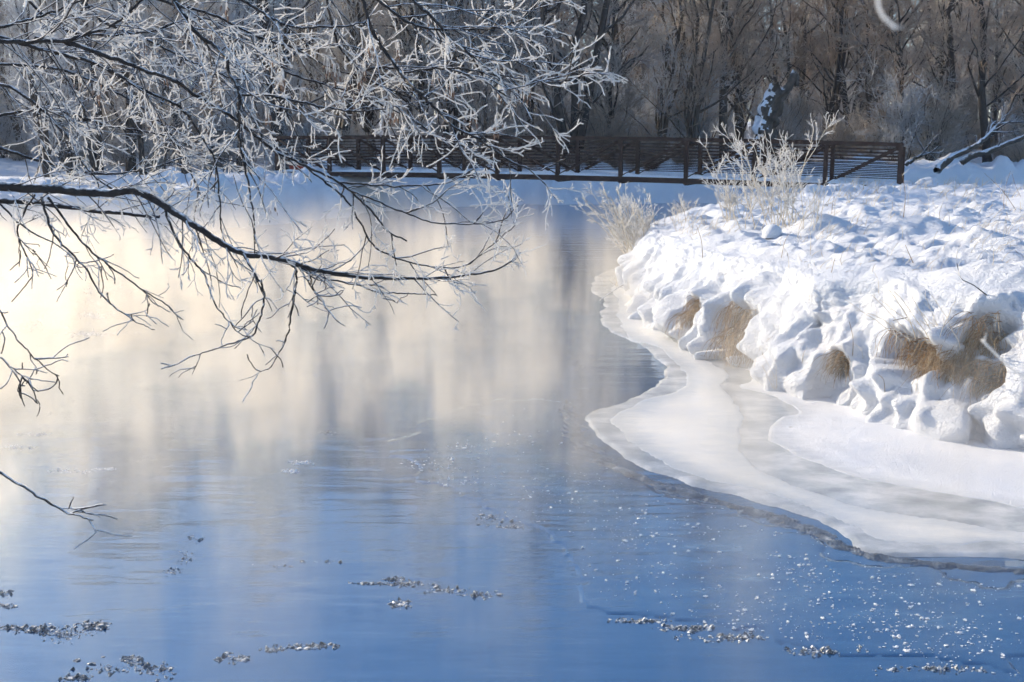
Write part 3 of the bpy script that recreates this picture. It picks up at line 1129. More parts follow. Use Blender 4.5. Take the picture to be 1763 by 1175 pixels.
for k, (px, y, s_) in enumerate(((742, 48.6, .30), (800, 49.4, .36), (868, 50.2, .30), (925, 50.6, .42), (985, 50.8, .34), (1050, 51.2, .42), (1120, 51.6, .38), (1175, 51.8, .45))):
    put_shrub(k % 3, (px - 881.5) / FPX * y, y + 1.1, s_ * 1.7, 1, 'low brown brush clump on the far bank under the %s bridge panel from left' % ORD[int((px - 470) / 107.6)], 'brush clumps under the bridge')

# the wood farther off, one mass
fr_ = np.random.default_rng(77)
n = 1500
P = np.zeros((n, 6, 3))
yy = fr_.uniform(112, 210, n)
xx = fr_.uniform(-0.62, 0.62, n) * yy
h = fr_.uniform(15, 22, n)
hz = np.linspace(0, 1, 6)
P[..., 0] = xx[:, None] + np.cumsum(fr_.normal(size=(n, 6)) * 0.25, 1)
P[..., 1] = yy[:, None] + np.cumsum(fr_.normal(size=(n, 6)) * 0.25, 1)
P[..., 2] = 2.0 + 0.02 * (yy[:, None] - 74) + h[:, None] * hz[None]
R = (fr_.uniform(0.08, 0.2, n)[:, None]) * np.linspace(1, 0.2, 6)[None]
fm = MB()
fm.add(*tubes(P, R, 4))
P1, R1 = grow(P, R, 12, (2.0, 5.0), (0.4, 1.0), 4, (0.04, 0.07), fr_, 0.1, 1, 0.15, 0.12)
fm.add(*tubes(P1, R1, 3))
P2, R2 = grow(P1, R1, 4, (0.9, 2.0), (0.4, 0.9), 3, (0.02, 0.035), fr_, 0.2, 1, 0.15, 0.05)
fm.add(*tubes(P2, R2, 3))
o = fm.build('far_wood', M_CROWNS[0])
tag(o, 'dense grey bare wood filling the far background', 'wood', kind='stuff')

# ------------------------------------------------------------------ leaning snag and fallen logs
def snag():
    p = [atd(1312, 262, 47), atd(1318, 225, 47), atd(1326, 190, 47), atd(1336, 165, 47), atd(1344, 152, 47)]
    c = catmull(p, 64)
    base = c[0].copy()
    root = empty('leaning_snag', (float(base[0]), float(base[1]), float(base[2])))
    tag(root, 'broken leaning dead trunk plastered with snow behind the bridge', 'dead tree')
    r_ = np.linspace(0.44, 0.36, 64)
    ang = np.linspace(0, 2 * math.pi, 43)[:-1]
    V, _ = tubes((c - base)[None], r_[None], 42)
    V = V.reshape(64, 42, 3)
    ax = (c - base)[:, None]
    rad = V - ax
    f = 1 + 0.64 * vnoise(np.cos(ang)[None] * 2.0 + 0 * r_[:, None], np.sin(ang)[None] * 2.0, np.arange(64)[:, None] * 0.086, 91) + 0.08 * vnoise(np.cos(ang)[None] * 6, np.sin(ang)[None] * 6, np.arange(64)[:, None] * 0.14, 92)
    V = ax + rad * f[..., None]
    V[-1, :, 2] += 0.28 * vnoise(np.cos(ang) * 2.5, np.sin(ang) * 2.5, 0, 93)
    V2 = np.concatenate([V, V[:, :1]], 1)
    link('trunk', grid_mesh('trunk', V2), M_LOG, root)
    mb = MB()
    q = catmull([c[56] - base + (0.1, -0.1, 0), c[63] - base + (0.30, -0.15, 0.05), c[63] - base + (0.52, -0.1, 0.64), c[63] - base + (0.62, -0.1, 0.06)], 9)
    mb.tube(q, np.linspace(0.2, 0.09, 9), 8)
    mb.build('broken_limb', M_LOG, root)
    # snow plastered on the left of the trunk
    Vs = ax + rad * f[..., None] * 1.06
    sel = [k for k in range(42)]
    left = ((rad[..., 0] / r_[:, None]) < 0.12)
    ns = 0.9 * fbm(np.cos(ang)[None] * 3, np.sin(ang)[None] * 3, np.arange(64)[:, None] * 0.17, 4, 95)
    keep = ((-rad[..., 0] / r_[:, None]) + 1.3 * ns > 0.25)
    Vs2 = np.concatenate([Vs, Vs[:, :1]], 1)
    kp = np.concatenate([keep, keep[:, :1]], 1)
    F = grid_faces(64, 43)
    F = F[kp.reshape(-1)[F].all(1)]
    link('snow_plaster', mesh_np('snow_plaster', Vs2.reshape(-1, 3), F), M_SNOW, root)


snag()


def fallen_log(pts, r0, r1, label, seed, nb=5):
    r = np.random.default_rng(seed)
    c = catmull(pts, 16)
    base = c[0].copy()
    c = c - base
    root = empty('fallen_log', tuple(float(q) for q in base))
    tag(root, label, 'log')
    mb = MB()
    mb.tube(c + r.normal(size=c.shape) * 0.03, np.linspace(r0, r1, 16), 9)
    mb.build('trunk', M_LOG, root)
    P1, R1 = grow(c[None], None, nb, (0.8, 2.2), (0.4, 1.1), 6, (0.03, 0.06), r, 0.3, 1, 0.2, 0.08)
    for k in range(nb):
        m2 = MB()
        m2.add(*tubes(P1[k:k + 1], R1[k:k + 1], 5))
        P2, R2 = grow(P1[k:k + 1], None, 7, (0.3, 0.9), (0.4, 1.0), 4, (0.012, 0.02), r, 0.3, 1, 0.2, 0.05)
        m2.add(*tubes(P2, R2, 3))
        m2.build('branch', M_TWIGDARK, root)
    s = MB()
    top = c + np.array((0, 0, 1.0)) * (np.linspace(r0, r1, 16)[:, None] * 0.75)
    s.tube(top, np.linspace(r0, r1, 16) * 0.5 * (0.8 + 0.3 * vnoise(np.arange(16) * 0.6, 0 * np.arange(16), 0, seed)), 7)
    s.build('snow_cap', M_SNOW, root)


fallen_log([atd(1612, 292, 47), atd(1640, 272, 47.5), atd(1685, 248, 48), atd(1730, 205, 49)], 0.16, 0.05, 'snow topped fallen log slanting up right of the bridge end', 301, 7)
fallen_log([atd(1655, 278, 50), atd(1700, 262, 50), atd(1763, 236, 51), atd(1800, 225, 52)], 0.14, 0.06, 'fallen branchy log reaching to the right picture edge', 302, 6)
fallen_log([atd(1560, 284, 49), atd(1585, 268, 49), atd(1600, 250, 49.5)], 0.08, 0.03, 'short bent dead branch just right of the bridge end', 303, 4)
fallen_log([atd(1320, 224, 60), atd(1290, 195, 60), atd(1275, 165, 60), atd(1262, 130, 61)], 0.13, 0.05, 'bare leaning stem left of the broken snag', 304, 6)


# ------------------------------------------------------------------ frosted weeds, stems and grass on the right bank
def weed(px, py, hgt, n0, spread, label, seed, lean=(0, 0), name='frosted_weed', twigs=(7, 5), rr_=(0.006, 0.009), p=None):
    r = np.random.default_rng(seed)
    p = bank_point(px, py) if p is None else np.asarray(p, float)
    root = empty(name, (float(p[0]), float(p[1]), float(p[2]) - 0.03))
    K = 8
    hh = np.linspace(0, 1, K)
    az = r.uniform(0, 6.28, n0)
    sp_ = r.uniform(0.05, spread, n0)
    L_ = r.uniform(0.45, 1.0, n0) * hgt
    P = np.zeros((n0, K, 3))
    P[..., 0] = (np.cos(az) * sp_ + lean[0])[:, None] * L_[:, None] * hh[None] ** 1.25 + r.normal(size=(n0, 1)) * spread * 0.18 * hgt
    P[..., 1] = (np.sin(az) * sp_ + lean[1])[:, None] * L_[:, None] * hh[None] ** 1.25 + r.normal(size=(n0, 1)) * spread * 0.15 * hgt
    P[..., 2] = L_[:, None] * hh[None]
    P[:, 1:] += np.cumsum(r.normal(size=(n0, K - 1, 3)) * 0.014 * hgt, 1)
    R = r.uniform(rr_[0], rr_[1], n0)[:, None] * np.linspace(1, 0.6, K)[None]
    for k in range(n0):
        m = MB()
        m.add(*tubes(P[k:k + 1], R[k:k + 1], 4))
        st = m.build('stem', M_RIMETAN, root)
        if twigs[0]:
            P2, R2 = grow(P[k:k + 1], None, twigs[0], (0.10 * hgt, 0.30 * hgt), (0.35, 0.85), 5, (rr_[0] * 0.75, rr_[1] * 0.8), r, 0.25, 1, 0.12, 0.06, 0.8)
            m2 = MB()
            m2.add(*tubes(P2, R2, 3))
            if twigs[1]:
                P3_, R3 = grow(P2, R2, twigs[1], (0.03 * hgt, 0.10 * hgt), (0.4, 0.9), 3, (rr_[0] * 0.65, rr_[1] * 0.75), r, 0.2, 1, 0.15, 0.0, 0.8)
                m2.add(*tubes(P3_, R3, 3))
            m2.build('twigs', M_RIME, st)['kind'] = 'stuff'
    tag(root, label, 'weed')
    return root


weed(1345, 388, 1.75, 24, 0.7, 'tall spreading rime covered weed on the bank before the bridge', 401, (-0.22, 0))
weed(1262, 372, 0.95, 18, 0.7, 'bushy pale rimed weed left of the tallest weed', 402, (-0.15, 0), rr_=(0.005, 0.008))
weed(1395, 392, 0.9, 9, 0.6, 'short rimed stems right of the tallest weed', 403, (0.1, 0), twigs=(4, 2), rr_=(0.004, 0.007))
weed(1098, 462, 1.5, 34, 0.75, 'white rimed bush leaning over the water at the bank corner', 404, (-0.38, 0), p=(2.55, 22.3, 0.35), rr_=(0.008, 0.012))
weed(1110, 425, 0.8, 14, 0.8, 'smaller rimed tuft on the slope behind the corner bush', 405, (-0.3, 0), p=(2.7, 22.9, 0.7))
weed(1165, 385, 0.75, 16, 0.7, 'small fluffy rimed weed at the bank edge under the bridge', 406, (-0.1, 0), p=(4.0, 26.5, 0.75), rr_=(0.006, 0.009))
weed(1060, 500, 0.35, 8, 1.2, 'thin rimed grass sprig on the ice by the corner', 407, (-0.3, -0.2), twigs=(3, 1), rr_=(0.003, 0.005), p=at(1062, 492, 0.04))
weed(1330, 660, 0.30, 7, 0.8, 'thin pale grass sprig at the foot of the bank', 408, (-0.1, 0), twigs=(2, 0), rr_=(0.002, 0.0035))
weed(1450, 640, 0.40, 9, 0.8, 'frosted grass sprig between two snow lumps', 409, (-0.3, -0.2), twigs=(3, 0), rr_=(0.0025, 0.004))
weed(1600, 590, 0.55, 12, 1.2, 'tangle of white frosted stems across the bank face', 410, (-0.7, -0.4), twigs=(4, 1), rr_=(0.003, 0.005))


def dry_stem(pts, r0, label, seed, mat=M_STRAW, cat='stem', name='dry_stem', nb=2):
    r = np.random.default_rng(seed)
    c = catmull(pts, 9)
    base = c[0].copy()
    root = empty(name, tuple(float(q) for q in base))
    m = MB()
    m.tube(c - base, np.linspace(r0, r0 * 0.5, 9), 5)
    m.build('stalk', mat, root)
    for k in range(nb):
        P2, R2 = grow((c - base)[None], None, 1, (0.08, 0.22), (0.4, 0.9), 5, (r0 * 0.5, r0 * 0.6), r, 0.4, 0.95, 0.12, 0.03, 0.7)
        m2 = MB()
        m2.add(*tubes(P2, R2, 4))
        m2.build('side_twig', M_RIME, root)
    tag(root, label, cat)


def stem_up(px, py, hpx, dx, r0, label, seed, mat=M_STRAW):
    b = bank_point(px, py)
    k = b[1] / FPX
    top_ = b + np.array((dx * k, 0.02, hpx * k))
    mid = (b + top_) / 2 + np.array((0.06 * hpx * k * (1 if seed % 2 else -1), 0, 0))
    dry_stem([b - np.array((0, 0, 0.05)), mid, top_], r0, label, seed, mat, nb=3)


stem_up(1553, 372, 75, -6, 0.006, 'lone upright dry stalk below the right bridge end', 501)
stem_up(1727, 352, 60, 8, 0.006, 'upright dry stalk near the right picture edge', 502)
stem_up(1750, 358, 62, -60, 0.007, 'long dry stalk leaning left near the right edge', 503)
stem_up(1763, 340, 45, -22, 0.006, 'short stalk leaning in from the right edge', 504)
stem_up(1208, 440, 55, -12, 0.005, 'lone dry stalk at the crest of the bank corner', 505)
stem_up(1575, 452, 30, -18, 0.005, 'bent short stalk on the smooth snow crest', 506)
stem_up(1468, 610, 60, -8, 0.004, 'dark thin stalk rising from the bank face', 507)
stem_up(1430, 365, 30, 4, 0.005, 'short stalk right of the tall weed', 508)
b1 = bank_point(1700, 505)
dry_stem([b1, b1 + (-0.14, -0.02, 0.10), b1 + (-0.26, -0.02, 0.16), b1 + (-0.30, 0, 0.30)], 0.007, 'forked bare twig stuck in the snow crest at right', 520, M_TWIGDARK, 'twig', 'bare_twig', 4)
b1 = bank_point(1555, 545)
dry_stem([b1 + (-0.1, 0, -0.02), b1 + (0.1, -0.12, 0.05), b1 + (0.34, -0.14, 0.16)], 0.006, 'dark twig lying across the snow hood', 521, M_TWIGDARK, 'twig', 'bare_twig', 2)
b1 = at(1010, 508, 0.03)
dry_stem([at(1098, 482, 0.25), at(1070, 492, 0.12), at(1035, 515, 0.05)], 0.012, 'dark twig reaching over the ice at the bank corner', 522, M_TWIGDARK, 'twig', 'bare_twig', 4)

sr_ = random.Random(91)
for k in range(26):
    px, py = (sr_.uniform(1130, 1740), sr_.uniform(360, 470)) if k < 12 else (sr_.uniform(1180, 1740), sr_.uniform(500, 690))
    b = bank_point(px, py)
    q = b[1] / FPX
    hp = sr_.uniform(18, 46) * q
    dx = sr_.uniform(-26, 16) * q
    root_before = set(bpy.data.objects)
    dry_stem([b - np.array((0, 0, 0.04)), b + np.array((dx * 0.3, -0.03, hp * 0.6)), b + np.array((dx, -0.08 if k >= 12 else 0, hp))], 0.0028 if k >= 12 else 0.0045,
             'thin dry stalk poking out of the snow on the %s of the bank' % ('top' if k < 12 else 'face'), 540 + k, M_RIMETAN if k % 3 else M_STRAW, nb=2)
    for o in set(bpy.data.objects) - root_before:
        if o.parent is None:
            o['group'] = 'thin stalks poking out of the snow bank'

# many short grass tips on top of the bank, one mass
gr = np.random.default_rng(55)
cand = BANK_P[:, NF + 10:nt_ - 20].reshape(-1, 3)
pick = cand[gr.integers(0, len(cand), 3200)]
cl = fbm(pick[:, 0] * 0.8, pick[:, 1] * 0.5, 0, 2, 56)
pick = pick[(cl > 0.05) & (pick[:, 1] > 12)]
n = len(pick)
K = 4
P = np.zeros((n, K, 3))
d = np.stack([gr.normal(size=n) * 0.5 + 0.1, gr.normal(size=n) * 0.4, np.ones(n)], 1)
d = unit(d) * gr.uniform(0.06, 0.26, n)[:, None] * np.clip(pick[:, 1:2] / 16, 0.8, 1.6)
for k in range(K):
    P[:, k] = pick + d * (k / (K - 1)) + np.array((0.05, 0, -0.03)) * (k / (K - 1)) ** 2
R = np.clip(0.0040 * pick[:, 1:2] / 12, 0.0035, 0.010) * np.linspace(1, 0.5, K)[None]
gm = MB()
gm.add(*tubes(P, R, 3))
o = gm.build('short_grass', M_RIMETAN)
tag(o, 'short frosted grass tips poking through the snow on the bank', 'grass', kind='stuff')


# brown grass hanging from the hollows in the bank
GL = ['brown dry grass tuft hanging under the snow left of the bank middle', 'dark wide grass pocket under the big snow hood', 'rust brown grass tuft high on the bank at right',
      'brown grass tuft low on the bank at right', 'small brown grass wisp between snow lumps', 'small grass wisp at the left of the bank face', 'brown grass at the bank corner behind the bush',
      'dark grass pocket between the two right tufts', None]
for (i, j, hw, hh, hd), lab, (hx, hy, *_r) in zip(HPOS, GL, HOLLOWS):
    if lab is None:
        continue
    r = np.random.default_rng(600 + i)
    nbl = int(900 * hw * max(hh, 0.15) / 0.09)
    nbl = min(max(int(nbl * 0.8), 90), 620)
    di = max(4, int(hw / max(np.gradient(Ls)[i], 1e-3)))
    ii = np.clip(i + (r.uniform(-1, 1, nbl) * di).astype(int), 0, NS - 1)
    zc = PZ[i, j]
    c0 = BANK_P[ii, j] * 1.0
    outv = -inw[ii]
    zwant = zc + r.uniform(-0.35, 1.05, nbl) * hh
    jj = np.abs(PZ[ii, :NF] - zwant[:, None]).argmin(1)
    start = BANK_P[ii, jj] - np.concatenate([outv * 0.03, np.zeros((nbl, 1))], 1)
    K = 6
    P = np.zeros((nbl, K, 3))
    hgt = r.uniform(0.6, 1.5, nbl) * hh * 1.05
    reach = r.uniform(0.08, 0.40, nbl) * (0.7 + hd)
    sw = r.normal(size=nbl) * 0.11
    tv = tan[ii]
    for k in range(K):
        q = k / (K - 1)
        P[:, k, :2] = start[:, :2] + outv * (reach * np.sin(q * 1.5))[:, None] + tv * (sw * q)[:, None]
        P[:, k, 2] = np.maximum(start[:, 2] + 0.06 * np.sin(q * 2.6) - hgt * q ** 1.8, 0.06)
    P[:, 1:] += np.cumsum(r.normal(size=(nbl, K - 1, 3)) * 0.010, 1)
    R = r.uniform(0.0015, 0.0042, nbl)[:, None] * np.linspace(1, 0.45, K)[None]
    base = BANK_P[i, j].copy()
    root = empty('grass_tuft', tuple(float(q) for q in base))
    m = MB()
    pale = r.random(nbl) < 0.3
    m.add(*tubes(P[~pale] - base, R[~pale], 3))
    m.build('blades', M_STRAW, root)['kind'] = 'stuff'
    m = MB()
    m.add(*tubes(P[pale] - base, R[pale] * 0.8, 3))
    m.build('pale_blades', M_PALESTRAW, root)['kind'] = 'stuff'
    tag(root, lab, 'grass tuft', 'dry grass tufts hanging from the bank')

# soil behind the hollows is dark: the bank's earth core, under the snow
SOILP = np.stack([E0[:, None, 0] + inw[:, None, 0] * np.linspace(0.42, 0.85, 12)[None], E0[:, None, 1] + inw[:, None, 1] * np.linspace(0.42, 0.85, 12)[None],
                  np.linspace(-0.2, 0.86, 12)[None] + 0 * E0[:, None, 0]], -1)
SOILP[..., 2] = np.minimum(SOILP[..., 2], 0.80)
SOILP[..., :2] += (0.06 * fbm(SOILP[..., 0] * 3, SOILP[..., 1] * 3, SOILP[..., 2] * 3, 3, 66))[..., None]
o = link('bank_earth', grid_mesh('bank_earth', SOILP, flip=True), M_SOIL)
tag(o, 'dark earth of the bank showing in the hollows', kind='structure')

# snow capped stump on top of the bank
sb = bank_point(1332, 400) - np.array((0, 0, 0.14))
root = empty('capped_stump', tuple(float(q) for q in sb))
tag(root, 'small stump with a round snow cap at the foot of the tall weed', 'stump')
m = MB()
m.tube([(0, 0, -0.1), (0.01, 0, 0.05), (0.02, 0, 0.16)], [0.09, 0.085, 0.08], 10)
m.build('stump', M_SOIL, root)
th = np.linspace(0, math.pi * 0.62, 10)
ph = np.linspace(0, 2 * math.pi, 21)
G = np.stack([np.sin(th)[:, None] * np.cos(ph)[None], np.sin(th)[:, None] * np.sin(ph)[None], np.cos(th)[:, None] + 0 * ph[None]], -1) * 0.15
G *= (1 + 0.12 * vnoise(G[..., 0] * 9, G[..., 1] * 9, G[..., 2] * 9, 5))[..., None]
G[..., 2] += 0.13
link('snow_cap', grid_mesh('snow_cap', G), M_SNOW, root)


# ------------------------------------------------------------------ frost flowers and slush on the water
def flower_mesh(seed, n=9):
    r = np.random.default_rng(seed)
    m = MB()
    for k in range(n):
        a = r.uniform(0, 6.28)
        q = r.uniform(0, 0.6)
        c = np.array((math.cos(a) * q, math.sin(a) * q, 0.0))
        w = r.uniform(0.22, 0.5)
        hh = r.uniform(0.3, 0.8)
        rot = r.uniform(0, 6.28)
        e = [(math.cos(rot + b) * w, math.sin(rot + b) * w, 0) for b in (0, 1.57, 3.14, 4.71)]
        tip = np.array((r.normal() * 0.2, r.normal() * 0.2, hh))
        V = [c + q_ for q_ in np.array(e)] + [c + np.array(q_) * 0.45 + tip for q_ in np.array(e)]
        m.add(V, [(0, 1, 5, 4), (1, 2, 6, 5), (2, 3, 7, 6), (3, 0, 4, 7), (4, 5, 6, 7)])
    return m.mesh('frost_flower', False)


M_FLOWER = mat_plain('frost_crystals', (0.82, 0.84, 0.86), (0.93, 0.93, 0.93), 40, 0.35, 0.6, 0)
FM = [flower_mesh(900 + k) for k in range(5)]
for f_ in FM:
    f_.materials.append(M_FLOWER)
thinp = np.array(thin)
fr2 = np.random.default_rng(31)
seeds_px = [(1375, 980, 30), (1480, 1065, 60), (1600, 1080, 70), (1320, 1060, 50), (1240, 1075, 60), (1090, 920, 40), (1540, 1020, 60), (1680, 1100, 60), (1180, 900, 60),
            (950, 860, 50), (860, 760, 50), (760, 800, 30), (1000, 830, 50), (1650, 1010, 60), (1420, 1020, 60), (1130, 990, 60), (1560, 1110, 60)]
cand = []
for sx_, sy_, sr in seeds_px:
    for k in range(85):
        px, py = sx_ + fr2.normal() * sr, sy_ + fr2.normal() * sr * 0.45
        cand.append((px, py))
for k in range(700):
    cand.append((fr2.uniform(700, 1763), fr2.uniform(700, 1165)))
cw_ = np.array([at(*q)[:2] for q in cand if 690 < q[0] < 1790 and 660 < q[1] < 1170])
s = poly_sd(cw_[:, 0], cw_[:, 1], thinp)
cw_ = cw_[s > 0.05]
size = 0.003 + 0.011 * fr2.random(len(cw_)) ** 3.8
order = np.argsort(-size)
for k in order[:110]:
    o = link('frost_flower', FM[int(k) % 5], None, None, (float(cw_[k, 0]), float(cw_[k, 1]), 0.004))
    o.rotation_euler = (0, 0, float(fr2.uniform(0, 6.28)))
    q = float(size[k]) * 1.15
    o.scale = (q * fr2.uniform(0.9, 1.7), q, q * 0.8)
    tag(o, 'white frost flower standing on the clear skim ice', 'frost flower', 'frost flowers on the skim ice')
base_v = [np.array([v_.co[:] for v_ in f_.vertices]) for f_ in FM]
base_f = [np.array([p_.vertices[:] for p_ in f_.polygons]) for f_ in FM]
m = MB()
for k in order[110:]:
    q = size[k]
    kk = int(k) % 5
    m.add(base_v[kk] * q * np.array((1.3, 1, 0.6)) + np.array((cw_[k, 0], cw_[k, 1], 0.004)), base_f[kk])
o = m.build('frost_crystals', M_FLOWER, None, False)
tag(o, 'tiny frost crystals strewn over the clear skim ice', 'frost', kind='stuff')


def slush_patch(outline, n, label, seed, smin=0.005, smax=0.016, mat=M_SLUSH):
    """a raft of small broken ice: outline = list of (px, py, spread px x, spread px y)"""
    r = np.random.default_rng(seed)
    m = MB()
    pts_ = []
    for px, py, sx_, sy_ in outline:
        for k in range(n):
            pts_.append(at(px + r.uniform(-1, 1) * sx_ * r.random() ** 0.5, py + r.normal() * sy_ * 0.45)[:2])
    pts_ = np.array(pts_)
    c = pts_.mean(0)
    for p_ in pts_:
        q = r.uniform(smin, smax) * (0.5 + r.random() ** 2)
        nb = 6
        a = np.arange(nb) * 6.283 / nb + r.uniform(0, 1)
        rad = q * r.uniform(0.5, 1.5, nb) * np.array(1.0)
        ring = np.stack([np.cos(a) * rad * 1.5, np.sin(a) * rad, 0 * a - 0.006], 1)
        tilt = r.normal() * 0.35
        h_ = q * r.uniform(0.02, 0.30)
        topr = ring * np.array((0.6, 0.6, 0)) + np.stack([0 * a, 0 * a, h_ * (1 + 0.5 * np.cos(a + tilt)) + tilt * ring[:, 0]], 1)
        V = np.vstack([ring, topr]) + np.array((p_[0] - c[0], p_[1] - c[1], 0))
        F = [(k, (k + 1) % nb, nb + (k + 1) % nb, nb + k) for k in range(nb)] + [(6, 7, 8, 9), (6, 9, 10, 11)]
        m.add(V, F)
    o = m.build('slush_patch', mat, None, False)
    o.location = (float(c[0]), float(c[1]), 0)
    tag(o, label, 'slush', 'patches of broken slush floating on the water', 'stuff')


slush_patch([(640, 1005, 45, 3), (700, 1006, 50, 7), (770, 1016, 50, 8), (830, 1025, 40, 8), (680, 998, 25, 3)], 65, 'long thin slush raft at the middle of the dark blue water', 701)
slush_patch([(687, 1040, 22, 8)], 70, 'small round slush clump below the long raft', 702)
slush_patch([(60, 1085, 60, 8), (115, 1090, 55, 16), (165, 1078, 28, 9), (20, 1082, 25, 3)], 130, 'largest dark slush raft near the left picture edge', 703)
slush_patch([(510, 1115, 60, 6), (555, 1112, 30, 5), (470, 1120, 20, 4)], 55, 'small slush raft at the bottom left of centre', 704)
slush_patch([(395, 1133, 35, 9), (420, 1135, 12, 4)], 35, 'scattered slush crumbs between the two bottom rafts', 705)
slush_patch([(210, 1150, 90, 16), (270, 1155, 40, 14), (130, 1168, 30, 7), (225, 1135, 20, 5)], 70, 'loose slush crumbs along the bottom left edge', 706)
slush_patch([(520, 798, 22, 4), (500, 812, 18, 4)], 45, 'little bright slush strip in the misty reflection', 707, 0.007, 0.016, M_FLOWER)
slush_patch([(560, 745, 20, 3)], 40, 'short slush streak above the bright strip', 708, 0.006, 0.014)
slush_patch([(130, 812, 60, 3), (180, 808, 25, 2), (30, 770, 40, 4), (60, 748, 40, 3)], 70, 'white slush streaks standing for sun glints by the left picture edge', 709, 0.005, 0.011, M_FLOWER)  # glints are painted here as white crumbs
slush_patch([(850, 893, 40, 10), (880, 908, 25, 3)], 70, 'slush trail at the left tip of the skim ice', 710)
slush_patch([(340, 925, 22, 20), (320, 960, 16, 14), (290, 985, 30, 10), (470, 975, 60, 4), (560, 968, 40, 4)], 20, 'faint slush crumbs drifting in the blue reflection', 711, 0.006, 0.015)
slush_patch([(10, 1022, 18, 6), (15, 1045, 14, 4)], 40, 'tiny slush crumbs at the left edge above the dark raft', 712)
slush_patch([(740, 800, 60, 12), (780, 830, 60, 8), (800, 770, 40, 8)], 55, 'sparkling crumbs at the left margin of the skim ice', 713, 0.006, 0.016, M_FLOWER)
slush_patch([(1100, 1070, 60, 5), (1250, 1098, 90, 8), (1420, 1122, 90, 8), (1600, 1152, 100, 8), (1180, 1082, 60, 6)], 110, 'ragged crumbling front edge of the skim ice', 714, 0.006, 0.016)
slush_patch([(90, 520, 110, 12), (200, 500, 90, 16), (60, 560, 70, 12), (150, 545, 90, 8), (160, 575, 80, 5)], 110, 'white ice crumbs standing for sun glints on the sunlit misty water at left', 715, 0.012, 0.035, M_FLOWER)  # white crystal colour stands in for sun glints on the ice

# ------------------------------------------------------------------ overhanging tree
TRX, TRY = -5.1, 5.9
tz = ground_z(TRX, TRY)
tree = empty('overhanging_tree', (TRX, TRY, tz))
tag(tree, 'dark branched tree thick with hoarfrost hanging over the river from the left', 'tree')
TB = np.array((TRX, TRY, tz))
tp = catmull([(0, 0, -0.3), (0.05, 0.02, 0.8), (0.12, -0.05, 1.8), (0.1, 0.05, 3.2), (0.3, 0.1, 5.0), (0.5, 0.0, 7.0)], 40)
tv_, _ = tubes(tp[None], np.linspace(0.26, 0.07, 40)[None] * (1 + 0.5 * np.exp(-np.arange(40) / 2.5))[None], 16)
tv_ = tv_.reshape(40, 16, 3)
axp = tp[:, None]
tv_ = axp + (tv_ - axp) * (1 + 0.10 * vnoise(np.arange(16)[None] * 0.9, np.arange(40)[:, None] * 0.15, 0, 4))[..., None]
link('trunk', grid_mesh('trunk', np.concatenate([tv_, tv_[:, :1]], 1)), M_LIMB, tree)


def trunk_at(z):
    k = int(np.argmin(np.abs(tp[:, 2] + tz - z)))
    return tp[k] + TB


